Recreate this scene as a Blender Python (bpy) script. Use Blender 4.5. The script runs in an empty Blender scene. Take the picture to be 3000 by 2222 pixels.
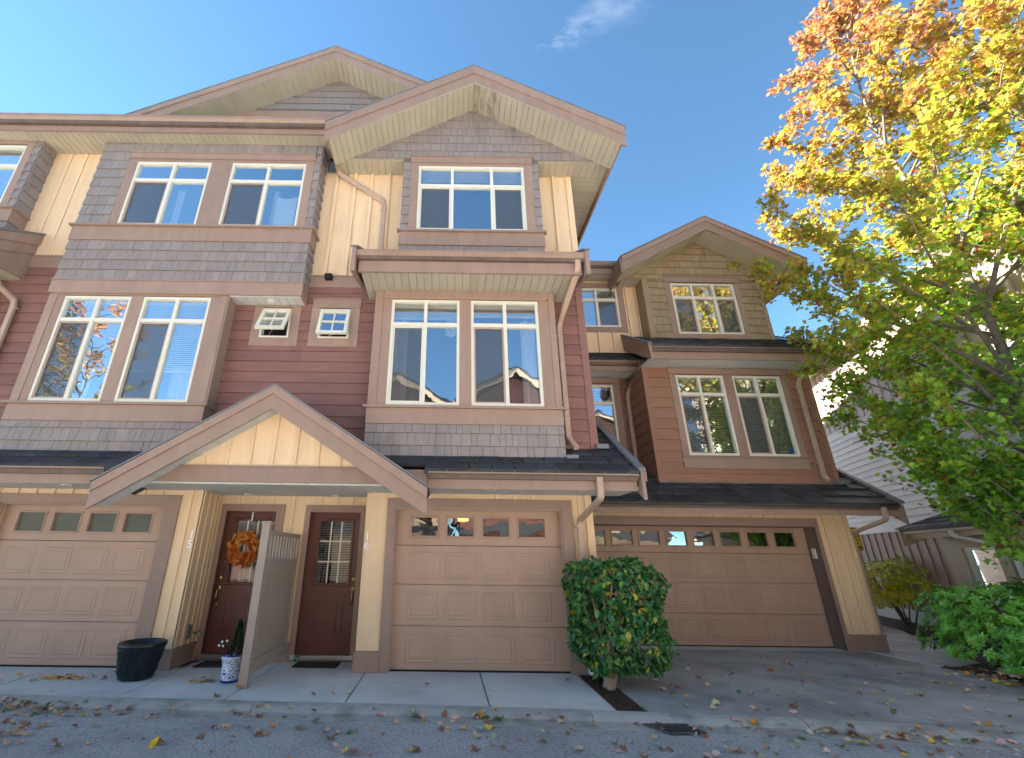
import bpy, bmesh, math, random
from mathutils import Vector, Matrix
random.seed(7)
R = math.radians
S = bpy.context.scene
COL = S.collection

# ------------------------------------------------------------------ camera, sky, sun, exposure
cd = bpy.data.cameras.new('camera'); cam = bpy.data.objects.new('camera', cd); COL.objects.link(cam)
F, PIT, YAW, ROL, HC, CX, CY = 1319.22, .372643, .0024947, .0129351, 1.4727, 1315.33, 1112.34
fw = Vector((math.sin(YAW)*math.cos(PIT), math.cos(YAW)*math.cos(PIT), math.sin(PIT)))
rt = Vector((math.cos(YAW), -math.sin(YAW), 0)); up = rt.cross(fw)
r2 = rt*math.cos(ROL)+up*math.sin(ROL); u2 = -rt*math.sin(ROL)+up*math.cos(ROL)
m = Matrix((r2, u2, -fw)).transposed().to_4x4(); m.translation = (0, 0, HC)
cam.matrix_world = m
cd.sensor_width = 36; cd.lens = F/3000*36
cd.shift_x = (1500-CX)/3000; cd.shift_y = (CY-1111)/3000
cd.clip_start = .05; cd.clip_end = 2000
S.camera = cam

SUN_AZ, SUN_EL = R(77), R(33)          # azimuth from +Y towards -X
w = bpy.data.worlds.new('World'); S.world = w; w.use_nodes = True
nt = w.node_tree; N = nt.nodes; L = nt.links
bg = N['Background']; sky = N.new('ShaderNodeTexSky'); sky.sky_type = 'NISHITA'
sky.sun_disc = False; sky.sun_elevation = SUN_EL; sky.sun_rotation = -SUN_AZ
sky.altitude = 2000; sky.air_density = .75; sky.dust_density = 0; sky.ozone_density = 4.5
tc = N.new('ShaderNodeTexCoord')
mp = N.new('ShaderNodeMapping'); mp.inputs['Rotation'].default_value = (0, R(-32), 0); mp.inputs['Scale'].default_value = (5, 14, 15)
L.new(tc.outputs['Generated'], mp.inputs['Vector'])
no = N.new('ShaderNodeTexNoise'); no.inputs['Scale'].default_value = 1.9; no.inputs['Detail'].default_value = 9; no.inputs['Roughness'].default_value = .62
L.new(mp.outputs['Vector'], no.inputs['Vector'])
rp = N.new('ShaderNodeValToRGB'); rp.color_ramp.elements[0].position = .42; rp.color_ramp.elements[1].position = .85
L.new(no.outputs['Fac'], rp.inputs['Fac'])
acc = None
WISP = [((.2003+.1877*t_, .6616-.04*t_, 1.053+.101*t_), .02+.024*t_, .5+.2*math.sin(t_*5)) for t_ in (0, .17, .34, .5, .68, .85, 1.05)]
for d, rad, amt in WISP+[((.96, .92, .55), .12, .25), ((-.9, -.9, .5), .2, .3), ((.6, -1, .5), .2, .3)]:
    dv = Vector(d).normalized()
    dt = N.new('ShaderNodeVectorMath'); dt.operation = 'DISTANCE'; dt.inputs[1].default_value = dv
    L.new(tc.outputs['Generated'], dt.inputs[0])
    mr = N.new('ShaderNodeMapRange'); mr.inputs[1].default_value = rad; mr.inputs[2].default_value = rad*.15
    mr.inputs[3].default_value = 0; mr.inputs[4].default_value = amt; mr.interpolation_type = 'SMOOTHSTEP'
    L.new(dt.outputs['Value'], mr.inputs[0])
    if acc is None: acc = mr.outputs[0]
    else:
        mx = N.new('ShaderNodeMath'); mx.operation = 'MAXIMUM'; L.new(acc, mx.inputs[0]); L.new(mr.outputs[0], mx.inputs[1]); acc = mx.outputs[0]
mm = N.new('ShaderNodeMath'); mm.operation = 'MULTIPLY'; L.new(acc, mm.inputs[0]); L.new(rp.outputs['Color'], mm.inputs[1])
mixc = N.new('ShaderNodeMixRGB'); mixc.inputs[2].default_value = (2.6, 2.8, 3.3, 1)
tn = N.new('ShaderNodeMixRGB'); tn.blend_type = 'MULTIPLY'; tn.inputs[0].default_value = 1; tn.inputs[2].default_value = (1.0, 1.17, 1.0, 1)
L.new(sky.outputs[0], tn.inputs[1])
L.new(mm.outputs[0], mixc.inputs[0]); L.new(tn.outputs[0], mixc.inputs[1])
L.new(mixc.outputs[0], bg.inputs['Color']); bg.inputs['Strength'].default_value = .06

sd = bpy.data.lights.new('sun', 'SUN'); so = bpy.data.objects.new('sun', sd); COL.objects.link(so)
sd.energy = 5.0; sd.angle = R(.5); sd.color = (1, .93, .82)
SUND = Vector((-math.sin(SUN_AZ)*math.cos(SUN_EL), math.cos(SUN_AZ)*math.cos(SUN_EL), math.sin(SUN_EL)))
so.rotation_euler = SUND.to_track_quat('Z', 'Y').to_euler(); so.location = (0, 0, 30)
vs = S.view_settings; vs.view_transform = 'Standard'; vs.look = 'None'; vs.gamma = 1; vs.exposure = 3.0; vs.use_curve_mapping = False
S.render.engine = 'CYCLES'; S.cycles.max_bounces = 6; S.cycles.diffuse_bounces = 3; S.cycles.glossy_bounces = 3; S.cycles.transmission_bounces = 3; S.cycles.transparent_max_bounces = 8
try: S.cycles.use_denoising = True
except Exception: pass

# ------------------------------------------------------------------ materials
MATS = {}
def srgb(*c): return tuple(((v/255)/12.92 if v/255 <= .04045 else ((v/255+.055)/1.055)**2.4) for v in c)
def M(name, col, rough=.7, var=.06, nscale=3., namt=.12, bump=0., bscale=60., metal=0., spec=.4, obj=True, stretch=(1, 1, 1), col2=None, c2scale=1.5, c2lo=.5, c2hi=.7, c2amt=.5):
    if name in MATS: return MATS[name]
    mt = bpy.data.materials.new(name); mt.use_nodes = True; t = mt.node_tree; n = t.nodes; l = t.links
    b = n['Principled BSDF']; b.inputs['Roughness'].default_value = rough; b.inputs['Metallic'].default_value = metal
    b.inputs['Specular IOR Level'].default_value = spec
    geo = n.new('ShaderNodeNewGeometry'); mpp = n.new('ShaderNodeMapping'); mpp.inputs['Scale'].default_value = stretch
    l.new(geo.outputs['Position'], mpp.inputs['Vector'])
    nz = n.new('ShaderNodeTexNoise'); nz.inputs['Scale'].default_value = nscale; nz.inputs['Detail'].default_value = 6; nz.inputs['Roughness'].default_value = .65
    l.new(mpp.outputs[0], nz.inputs['Vector'])
    mr = n.new('ShaderNodeMapRange'); mr.inputs[1].default_value = .25; mr.inputs[2].default_value = .75; mr.inputs[3].default_value = 1-namt; mr.inputs[4].default_value = 1+namt
    l.new(nz.outputs['Fac'], mr.inputs[0]); val = mr.outputs[0]
    if obj:
        oi = n.new('ShaderNodeObjectInfo'); m2 = n.new('ShaderNodeMapRange'); m2.inputs[3].default_value = 1-var; m2.inputs[4].default_value = 1+var
        l.new(oi.outputs['Random'], m2.inputs[0]); mu = n.new('ShaderNodeMath'); mu.operation = 'MULTIPLY'
        l.new(val, mu.inputs[0]); l.new(m2.outputs[0], mu.inputs[1]); val = mu.outputs[0]
    base = n.new('ShaderNodeRGB'); base.outputs[0].default_value = (*col, 1); cs = base.outputs[0]
    if col2:
        n2 = n.new('ShaderNodeTexNoise'); n2.inputs['Scale'].default_value = c2scale; n2.inputs['Detail'].default_value = 7; n2.inputs['Roughness'].default_value = .6
        l.new(mpp.outputs[0], n2.inputs['Vector'])
        m3 = n.new('ShaderNodeMapRange'); m3.inputs[1].default_value = c2lo; m3.inputs[2].default_value = c2hi; m3.inputs[4].default_value = c2amt
        l.new(n2.outputs['Fac'], m3.inputs[0])
        mc = n.new('ShaderNodeMixRGB'); mc.inputs[2].default_value = (*col2, 1); l.new(m3.outputs[0], mc.inputs[0]); l.new(cs, mc.inputs[1]); cs = mc.outputs[0]
    vm = n.new('ShaderNodeVectorMath'); vm.operation = 'SCALE'; l.new(cs, vm.inputs[0]); l.new(val, vm.inputs['Scale'])
    l.new(vm.outputs[0], b.inputs['Base Color'])
    if bump:
        nb = n.new('ShaderNodeTexNoise'); nb.inputs['Scale'].default_value = bscale; nb.inputs['Detail'].default_value = 4
        l.new(mpp.outputs[0], nb.inputs['Vector'])
        bp = n.new('ShaderNodeBump'); bp.inputs['Strength'].default_value = bump; bp.inputs['Distance'].default_value = .01
        l.new(nb.outputs['Fac'], bp.inputs['Height']); l.new(bp.outputs[0], b.inputs['Normal'])
    MATS[name] = mt; return mt

TRIM = M('taupe_trim', (.315, .205, .155), .62, .06, 2.5, .12, .15, 40, col2=(.25, .165, .125), c2scale=1.7, c2lo=.5, c2hi=.8, c2amt=.45, stretch=(2.2, 2.2, .6))
TRIMD = M('dark_trim', (.2, .13, .1), .6, .04, 3, .1)
YEL = M('cream_board', (.77, .54, .33), .7, .04, 2.2, .1, .15, 30, stretch=(3, 3, .5), col2=(.58, .4, .25), c2scale=1.3, c2lo=.5, c2hi=.8, c2amt=.5)
RED = M('red_lap_siding', (.235, .11, .09), .68, .08, 5, .16, .2, 30, stretch=(.6, 1, 5), col2=(.17, .085, .075), c2scale=.9, c2lo=.45, c2hi=.75, c2amt=.5)
RED17 = M('warm_lit_siding', (.3, .15, .095), .66, .06, 5, .12, .2, 30, stretch=(.6, 1, 5))  # red siding with the warm bounce light put into its colour
SHG = M('grey_shingle', (.275, .225, .205), .75, .07, 8, .12, .3, 45, stretch=(4, 4, 1), col2=(.16, .14, .14), c2scale=1.2, c2amt=.4)
SHG17 = M('warm_lit_shingle', (.32, .235, .14), .75, .1, 8, .15, .3, 45, stretch=(4, 4, 1))  # shingle colour warmed to carry the light on this front
SOF = M('cream_soffit', (.42, .365, .275), .6, .04, 2.2, .08, col2=(.3, .25, .18), c2scale=1.6, c2lo=.58, c2hi=.8, c2amt=.45)
SOFM = M('mildewed_soffit', (.4, .345, .26), .6, .08, 2.2, .1, col2=(.06, .05, .04), c2scale=6, c2lo=.5, c2hi=.72, c2amt=.7, stretch=(2.5, .7, 2))
SOFW = M('white_soffit', (.56, .55, .52), .6, .04, 2, .08)
GAR = M('garage_paint', (.42, .268, .19), .55, .03, 1.6, .09, .08, 90, col2=(.36, .22, .15), c2scale=1.8, c2lo=.5, c2hi=.75, c2amt=.45, stretch=(1.6, 1.6, .5))
DOORM = M('door_paint', (.12, .04, .028), .45, .03, 3, .1, .06, 60)
VIN = M('window_vinyl', (.7, .65, .54), .4, .02, 3, .05)
ROOF = M('roof_tile', (.04, .042, .05), .6, .35, 6, .3, .4, 30, col2=(.05, .06, .025), c2scale=2.5, c2lo=.56, c2hi=.66, c2amt=.8)
FLASH = M('grey_flashing', (.17, .17, .18), .5, .05, 4, .12)
DARK = M('dark_void', (.015, .014, .013), .9, .05)
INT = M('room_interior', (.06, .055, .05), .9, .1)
BLIND = M('blind_white', (.82, .8, .75), .6, .05)
CURT = M('curtain_cloth', (.7, .69, .66), .8, .05)
GUT = M('gutter_metal', (.315, .205, .15), .42, .03, 4, .14, spec=.5, col2=(.16, .1, .075), c2scale=1.3, c2lo=.55, c2hi=.8, c2amt=.4, stretch=(1, 1, .4))
GUTD = M('gutter_shade_grime', (.13, .085, .065), .6, .05, 6, .3, stretch=(1, 1, .3))  # underside shadow band and dirt streaks painted as one dark colour
SPOUT = M('downspout_metal', (.44, .3, .225), .42, .04, 4, .12, spec=.5)
BRASS = M('brass', (.5, .34, .12), .3, .03, 6, .1, metal=1)
STEEL = M('steel', (.55, .55, .55), .3, .03, 6, .1, metal=1)
CONC = M('concrete_walk', (.52, .52, .5), .85, .04, 1.7, .14, .25, 120, col2=(.3, .3, .29), c2scale=1.1, c2lo=.54, c2hi=.75, c2amt=.55)
CONCD = M('concrete_drive', (.36, .355, .34), .85, .07, 1.4, .22, .3, 120, col2=(.18, .176, .17), c2scale=.8, c2lo=.45, c2hi=.65, c2amt=.8)
KERB = M('concrete_kerb', (.38, .37, .345), .9, .05, 3, .25, .4, 90, col2=(.1, .105, .085), c2scale=3, c2lo=.45, c2hi=.65, c2amt=.7)
ASPH = M('asphalt', (.37, .37, .372), .9, 0, 55, .55, .8, 160, obj=False, col2=(.25, .25, .252), c2scale=1.1, c2lo=.45, c2hi=.6, c2amt=.6)
SOIL = M('bark_mulch', (.05, .028, .016), .95, .05, 30, .5, .9, 60)
NWHITE = M('pale_lap_siding', (.68, .65, .6), .6, .03, 4, .06)
NPINK = M('pink_board', (.54, .43, .38), .65, .03, 2, .07)
NBRN = M('brown_board', (.32, .23, .18), .65, .03, 2, .08)
NTRIM = M('beige_trim', (.42, .32, .22), .6, .04, 3, .08)
BARK = M('maple_bark', (.16, .13, .1), .9, .05, 14, .4, .7, 30)
SCREENW = M('fence_vinyl', (.33, .25, .195), .55, .03, 3, .06)
POTB = M('black_glaze', (.008, .011, .012), .28, 0, 5, .2, .05, 20)
WHITE = M('white_plastic', (.8, .8, .8), .4, 0, 5, .05)
MAT_ = M('door_mat', (.035, .027, .02), .95, .2, 40, .4, .6, 120, col2=(.1, .06, .03), c2scale=6)
IRON = M('cast_iron', (.1, .085, .075), .9, .1, 20, .4, .3, 40, spec=.1)

def shader_mat(name):
    mt = bpy.data.materials.new(name); mt.use_nodes = True; t = mt.node_tree
    for x in list(t.nodes):
        if x.type != 'OUTPUT_MATERIAL': t.nodes.remove(x)
    return mt, t.nodes, t.links, [x for x in t.nodes if x.type == 'OUTPUT_MATERIAL'][0]
def glass(name, tint, lo, hi, wav=.02):
    mt, n, l, out = shader_mat(name)
    tr = n.new('ShaderNodeBsdfTransparent'); tr.inputs[0].default_value = (*tint, 1)
    gl = n.new('ShaderNodeBsdfGlossy'); gl.inputs['Roughness'].default_value = .012; gl.inputs[0].default_value = (.93, .97, 1, 1)
    geo = n.new('ShaderNodeNewGeometry'); nz = n.new('ShaderNodeTexNoise'); nz.inputs['Scale'].default_value = 3.2; nz.inputs['Detail'].default_value = 1.5
    l.new(geo.outputs['Position'], nz.inputs['Vector'])
    bp = n.new('ShaderNodeBump'); bp.inputs['Strength'].default_value = 1; bp.inputs['Distance'].default_value = wav; l.new(nz.outputs['Fac'], bp.inputs['Height']); l.new(bp.outputs[0], gl.inputs['Normal'])
    lw = n.new('ShaderNodeLayerWeight'); lw.inputs[0].default_value = .35
    mr = n.new('ShaderNodeMapRange'); mr.inputs[3].default_value = lo; mr.inputs[4].default_value = hi; l.new(lw.outputs['Facing'], mr.inputs[0])
    mx = n.new('ShaderNodeMixShader'); l.new(mr.outputs[0], mx.inputs[0]); l.new(tr.outputs[0], mx.inputs[1]); l.new(gl.outputs[0], mx.inputs[2]); l.new(mx.outputs[0], out.inputs[0])
    MATS[name] = mt; return mt
GLASS = glass('window_glass', (.95, .96, .96), .27, .95, .0016)
GLASSG = glass('garage_glass', (.35, .35, .35), .22, .9, .004)
GLASSD = glass('door_glass', (.8, .8, .8), .1, .8, .002)
FROST = M('frosted_pane', (.1, .1, .075), .5, .1, 1.2, .3, spec=.3)
FELT = M('dark_felt', (.045, .04, .038), .9, .05)
def screen_mat():
    mt, n, l, out = shader_mat('insect_mesh')
    tr = n.new('ShaderNodeBsdfTransparent'); df = n.new('ShaderNodeBsdfDiffuse'); df.inputs[0].default_value = (.13, .135, .14, 1)
    mx = n.new('ShaderNodeMixShader'); mx.inputs[0].default_value = .3; l.new(tr.outputs[0], mx.inputs[1]); l.new(df.outputs[0], mx.inputs[2]); l.new(mx.outputs[0], out.inputs[0]); return mt
SCREEN = screen_mat()
def leaf_mat(name, rough=.45, trans=.45, spec=.4, dirt=.12):
    mt, n, l, out = shader_mat(name)
    at = n.new('ShaderNodeAttribute'); at.attribute_name = 'tint'
    oi = n.new('ShaderNodeObjectInfo')
    b = n.new('ShaderNodeBsdfPrincipled'); b.inputs['Roughness'].default_value = rough; b.inputs['Specular IOR Level'].default_value = spec
    geo = n.new('ShaderNodeNewGeometry'); nz = n.new('ShaderNodeTexNoise'); nz.inputs['Scale'].default_value = 25; l.new(geo.outputs['Position'], nz.inputs['Vector'])
    mr = n.new('ShaderNodeMapRange'); mr.inputs[3].default_value = 1-dirt; mr.inputs[4].default_value = 1+dirt; l.new(nz.outputs['Fac'], mr.inputs[0])
    vm = n.new('ShaderNodeVectorMath'); vm.operation = 'SCALE'; l.new(at.outputs['Color'], vm.inputs[0]); l.new(mr.outputs[0], vm.inputs['Scale'])
    l.new(vm.outputs[0], b.inputs['Base Color'])
    ts = n.new('ShaderNodeBsdfTranslucent'); l.new(vm.outputs[0], ts.inputs[0])
    mx = n.new('ShaderNodeMixShader'); mx.inputs[0].default_value = trans; l.new(b.outputs[0], mx.inputs[1]); l.new(ts.outputs[0], mx.inputs[2]); l.new(mx.outputs[0], out.inputs[0])
    MATS[name] = mt; return mt
LEAFT = leaf_mat('maple_leaf', .5, .6)
LEAFS = leaf_mat('shrub_leaf', .3, .18, .5)
LEAFF = leaf_mat('fallen_leaf', .7, .1, .25)

# ------------------------------------------------------------------ builders
W = {}
def thing(name, loc, label, cat, group=None, rotz=0, local=False):
    o = bpy.data.objects.new(name, None); COL.objects.link(o); o.location = loc; o.rotation_euler = (0, 0, rotz); o.empty_display_size = .2
    o['label'] = label; o['category'] = cat
    if group: o['group'] = group
    W[o.name] = Vector((0, 0, 0)) if local else Vector(loc); return o
def tag(o, label, cat, group=None):
    o['label'] = label; o['category'] = cat
    if group: o['group'] = group
    return o
def place(o, parent, loc):
    COL.objects.link(o); loc = Vector(loc); W[o.name] = loc
    if parent is not None: o.parent = parent; o.location = loc-W[parent.name]
    else: o.location = loc
    return o
def mesh(name, vs_, fs, mat, parent=None, smooth=False, kind=None, loc=None, label=None):
    if loc is None:
        n_ = len(vs_); loc = Vector((sum(v[0] for v in vs_)/n_, sum(v[1] for v in vs_)/n_, sum(v[2] for v in vs_)/n_))
    loc = Vector(loc)
    me = bpy.data.meshes.new(name); me.from_pydata([(v[0]-loc[0], v[1]-loc[1], v[2]-loc[2]) for v in vs_], [], fs); me.update()
    if isinstance(mat, (list, tuple)):
        for q in mat: me.materials.append(q)
    else: me.materials.append(mat)
    if smooth: me.polygons.foreach_set('use_smooth', [True]*len(me.polygons))
    o = bpy.data.objects.new(name, me)
    if kind: o['kind'] = kind
    if label: o['label'] = label
    return place(o, parent, loc)
class J:
    def __init__(s): s.v = []; s.f = []
    def add(s, v, f):
        b = len(s.v); s.v += [tuple(q) for q in v]; s.f += [tuple(b+i for i in q) for q in f]
    def build(s, name, mat, parent=None, **k): return mesh(name, s.v, s.f, mat, parent, **k)
class Fr:
    def __init__(s, o, u, v, n): s.o = Vector(o); s.u = Vector(u).normalized(); s.v = Vector(v).normalized(); s.n = Vector(n).normalized(); s.flip = s.u.cross(s.v).dot(s.n) < 0
    def p(s, u, v, w=0): return s.o+s.u*u+s.v*v+s.n*w
def front(Y): return Fr((0, Y, 0), (1, 0, 0), (0, 0, 1), (0, -1, 0))
def right(X): return Fr((X, 0, 0), (0, 1, 0), (0, 0, 1), (1, 0, 0))
def left(X): return Fr((X, 0, 0), (0, 1, 0), (0, 0, 1), (-1, 0, 0))
def under(Z): return Fr((0, 0, Z), (1, 0, 0), (0, 1, 0), (0, 0, -1))
def prism_geo(poly, fr, w0, wb, wt=None, va=None, vb=None):
    if wt is None: wt = wb
    zs = [p[1] for p in poly]; va = min(zs) if va is None else va; vb = max(zs) if vb is None else vb
    k = len(poly); V = []
    for (u, v) in poly: V.append(fr.p(u, v, w0))
    for (u, v) in poly: V.append(fr.p(u, v, wb+(wt-wb)*((v-va)/(vb-va) if vb > va else 0)))
    a = sum(poly[i][0]*poly[(i+1) % k][1]-poly[(i+1) % k][0]*poly[i][1] for i in range(k))
    flip = (a < 0) != fr.flip
    Fs = [tuple(range(k-1, -1, -1)), tuple(range(k, 2*k))]
    for i in range(k):
        j = (i+1) % k; Fs.append((i, j, k+j, k+i))
    if flip: Fs = [tuple(reversed(f)) for f in Fs]
    return V, Fs
def prism(name, poly, fr, w0, wb, mat, parent, wt=None, va=None, vb=None, **k):
    v, f = prism_geo(poly, fr, w0, wb, wt, va, vb); return mesh(name, v, f, mat, parent, **k)
def rc(u0, u1, v0, v1): return [(u0, v0), (u1, v0), (u1, v1), (u0, v1)]
def slab(name, fr, u0, u1, v0, v1, w0, w1, mat, parent, **k): return prism(name, rc(u0, u1, v0, v1), fr, w0, w1, mat, parent, **k)
def bx_geo(x0, x1, y0, y1, z0, z1): return prism_geo(rc(x0, x1, z0, z1), front(0), -y1, -y0)
def bx(name, x0, x1, y0, y1, z0, z1, mat, parent=None, **k):
    v, f = bx_geo(x0, x1, y0, y1, z0, z1); return mesh(name, v, f, mat, parent, **k)
def clip(poly, a, b, c):                 # keep a*u+b*v<=c
    out = []
    for i in range(len(poly)):
        p, q = poly[i], poly[(i+1) % len(poly)]; dp = a*p[0]+b*p[1]-c; dq = a*q[0]+b*q[1]-c
        if dp <= 0: out.append(p)
        if dp*dq < 0: t = dp/(dp-dq); out.append((p[0]+(q[0]-p[0])*t, p[1]+(q[1]-p[1])*t))
    return out
def sub_rects(u0, u1, v0, v1, holes):
    rs = [(u0, u1, v0, v1)]
    for (a, b, c, d) in holes:
        nr = []
        for (p, q, r_, s_) in rs:
            if b <= p or a >= q or d <= r_ or c >= s_: nr.append((p, q, r_, s_)); continue
            if a > p: nr.append((p, a, r_, s_))
            if b < q: nr.append((b, q, r_, s_))
            pa, qb = max(a, p), min(b, q)
            if c > r_: nr.append((pa, qb, r_, c))
            if d < s_: nr.append((pa, qb, d, s_))
        rs = nr
    return [r_ for r_ in rs if r_[1]-r_[0] > .012 and r_[3]-r_[2] > .012]
def wallgrid(name, fr, u0, u1, v0, v1, w0, w1, holes, mat, parent, **k):
    j = J()
    for (a, b, c, d) in sub_rects(u0, u1, v0, v1, holes):
        v, f = prism_geo(rc(a, b, c, d), fr, w0, w1); j.add(v, f)
    return j.build(name, mat, parent, **k)
def laps(parent, fr, u0, u1, z0, z1, line, pitch, mat, holes=(), t=.026, name='siding_plank', jo=None):
    k = math.floor((z0-line)/pitch)
    while line+k*pitch < z1-.005:
        a, b = max(z0, line+k*pitch), min(z1, line+(k+1)*pitch)
        if b-a > .012:
            segs = sub_rects(u0, u1, a, b, holes)
            for (p, q, c, d) in segs:
                tb = t-(t-.003)*(c-(line+k*pitch))/pitch; tt = t-(t-.003)*(d-(line+k*pitch))/pitch
                if jo: v, f = prism_geo(rc(p, q, c, d), fr, -.004, tb, tt); jo.add(v, f)
                else: prism(name, rc(p, q, c, d), fr, -.004, tb, mat, parent, wt=tt)
        k += 1
def shingles(parent, fr, u0, u1, z0, z1, line, pitch, mat, holes=(), halves=(), wmin=.085, wmax=.21, t=.032, jo=None, rnd=random):
    k = math.floor((z0-line)/pitch+1e-6)
    while line+k*pitch < z1-.01:
        a, b = max(z0, line+k*pitch), min(z1, line+(k+1)*pitch)
        u = u0-rnd.random()*wmin
        while u < u1:
            wd = wmin+(wmax-wmin)*rnd.random()
            if u1-(u+wd) < .05: wd = u1-u+.001
            p, q = max(u, u0), min(u+wd-.005, u1); u += wd
            if q-p < .015: continue
            dz = (rnd.random()-.5)*.002 if a > z0+.001 else 0
            for (p2, q2, c, d) in sub_rects(p, q, a+dz, b, holes):
                poly = rc(p2, q2, c, d)
                for h in halves:
                    if poly: poly = clip(poly, *h)
                if not poly or len(poly) < 3: continue
                us = [x[0] for x in poly]; zs = [x[1] for x in poly]
                if max(us)-min(us) < .012 or max(zs)-min(zs) < .012: continue
                tb = t+rnd.uniform(-.002, .002)
                if jo: v, f = prism_geo(poly, fr, -.004, tb, .005, a, b); jo.add(v, f)
                else: prism('shingle', poly, fr, -.004, tb, mat, parent, wt=.005, va=a, vb=b)
        k += 1
def boards_under(parent, fr, u0, u1, v0, v1, pitch, mat, along='v', name='soffit_board', t=.01, halves=(), jo=None):
    a = u0 if along == 'v' else v0; e = u1 if along == 'v' else v1
    while a < e-.01:
        b = min(a+pitch, e)
        poly = rc(a+.005, b-.005, v0, v1) if along == 'v' else rc(u0, u1, a+.005, b-.005)
        for h in halves:
            if poly: poly = clip(poly, *h)
        if poly and len(poly) > 2:
            if jo: v, f = prism_geo(poly, fr, -.004, t); jo.add(v, f)
            else: prism(name, poly, fr, -.004, t, mat, parent)
        a = b
def battens(parent, fr, us, v0, v1, mat, wd=.05, t=.04, name='batten'):
    for u in us: slab(name, fr, u-wd/2, u+wd/2, v0, v1, -.002, t, mat, parent)
def gutter(parent, x0, x1, Y, z0, z1, mat=GUT, d=.11, name='gutter'):
    # K profile, Y = fascia plane, projecting towards -Y, open on top
    h = z1-z0
    prof = [(0, z1-.01), (0, z0), (-.55*d, z0), (-.62*d, z0+.42*h), (-d, z0+.62*h), (-d, z1-.012), (-d-.006, z1-.012), (-d-.006, z1), (-d+.012, z1), (-d+.012, z0+.64*h), (-.58*d, z0+.46*h), (-.5*d, z0+.012), (-.012, z0+.012), (-.012, z1-.01)]
    k = len(prof); V = []; 
    for x in (x0, x1):
        for (y, z) in prof: V.append((x, Y+y, z))
    Fs = [(i, (i+1) % k, k+(i+1) % k, k+i) for i in range(k)]
    Fs += [(0, 13, 12, 1), (1, 12, 11, 2), (2, 11, 10, 3), (3, 10, 9, 4), (4, 9, 8, 5), (5, 8, 7, 6)]
    Fs += [tuple(k+i for i in reversed(f)) for f in Fs[-6:]]
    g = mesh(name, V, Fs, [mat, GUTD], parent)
    for i_ in (1, 2): g.data.polygons[i_].material_index = 1  # bottom faces take the painted shadow band
    for x in (x0, x1):        # end caps
        slab('end_cap', right(x), Y-d*.96, Y, z0+.03, z1-.02, -.002, .002, mat, g)
    return g
def sweep_geo(pts, wd, dp, upv=(0, 0, 1), side=None):
    P_ = [Vector(p) for p in pts]; V = []; Fs = []
    sd_ = Vector(side or (1, 0, 0))
    for i, p in enumerate(P_):
        d0 = (P_[i]-P_[i-1]).normalized() if i else (P_[1]-P_[0]).normalized()
        d1 = (P_[i+1]-P_[i]).normalized() if i < len(P_)-1 else d0
        t_ = (d0+d1).normalized(); s_ = (sd_-t_*sd_.dot(t_)).normalized(); n_ = t_.cross(s_).normalized()
        k = 1/max(.5, t_.dot(d0))
        c = .25
        for (a, b) in ((-1, -1+c), (-1+c, -1), (1-c, -1), (1, -1+c), (1, 1-c), (1-c, 1), (-1+c, 1), (-1, 1-c)):
            V.append(p+s_*a*wd/2+n_*b*dp/2*k)
    for i in range(len(P_)-1):
        for j in range(8):
            q = (j+1) % 8; Fs.append((i*8+j, i*8+q, (i+1)*8+q, (i+1)*8+j))
    Fs.append(tuple(range(7, -1, -1))); b = (len(P_)-1)*8; Fs.append(tuple(b+j for j in range(8)))
    return V, Fs
def rounded(pts, r=.06, n=3):
    P_ = [Vector(p) for p in pts]; out = [P_[0]]
    for i in range(1, len(P_)-1):
        a, b, c = P_[i-1], P_[i], P_[i+1]; d0 = (a-b); d1 = (c-b); rr = min(r, d0.length*.45, d1.length*.45)
        p0 = b+d0.normalized()*rr; p1 = b+d1.normalized()*rr
        for k in range(n+1): t_ = k/n; out.append((p0*(1-t_)+b*t_)*(1-t_)+(b*(1-t_)+p1*t_)*t_)
    out.append(P_[-1]); return out
def spout(parent, pts, mat=SPOUT, wd=.085, dp=.06, straps=()):
    v, f = sweep_geo(rounded(pts), wd, dp); o = mesh('downspout', v, f, mat, parent)
    for (x, y, z) in straps: bx('strap', x-.055, x+.055, y-.036, y+.036, z-.012, z+.012, mat, o)
    return o
def tube_geo(pts, r, k=8, r1=None):
    P_ = [Vector(p) for p in pts]; V = []; Fs = []; n_ = len(P_)
    for i, p in enumerate(P_):
        t_ = ((P_[min(i+1, n_-1)]-P_[max(i-1, 0)])).normalized()
        a = t_.orthogonal().normalized() if i == 0 else (a-t_*a.dot(t_)).normalized()
        b = t_.cross(a); rr = r+((r1 if r1 is not None else r)-r)*i/max(1, n_-1)
        for j in range(k):
            q = 2*math.pi*j/k; V.append(p+a*math.cos(q)*rr+b*math.sin(q)*rr)
    for i in range(n_-1):
        for j in range(k): q = (j+1) % k; Fs.append((i*k+j, i*k+q, (i+1)*k+q, (i+1)*k+j))
    Fs.append(tuple(range(k-1, -1, -1))); Fs.append(tuple((n_-1)*k+j for j in range(k)))
    return V, Fs
def lathe_geo(prof, cx, cy, k=24, sx=1, sy=1):
    V = []; Fs = []
    for (r, z) in prof:
        for j in range(k): a = 2*math.pi*j/k; V.append((cx+math.cos(a)*r*sx, cy+math.sin(a)*r*sy, z))
    for i in range(len(prof)-1):
        for j in range(k): q = (j+1) % k; Fs.append((i*k+j, i*k+q, (i+1)*k+q, (i+1)*k+j))
    Fs.append(tuple(range(k-1, -1, -1))); Fs.append(tuple((len(prof)-1)*k+j for j in range(k)))
    return V, Fs
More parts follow.
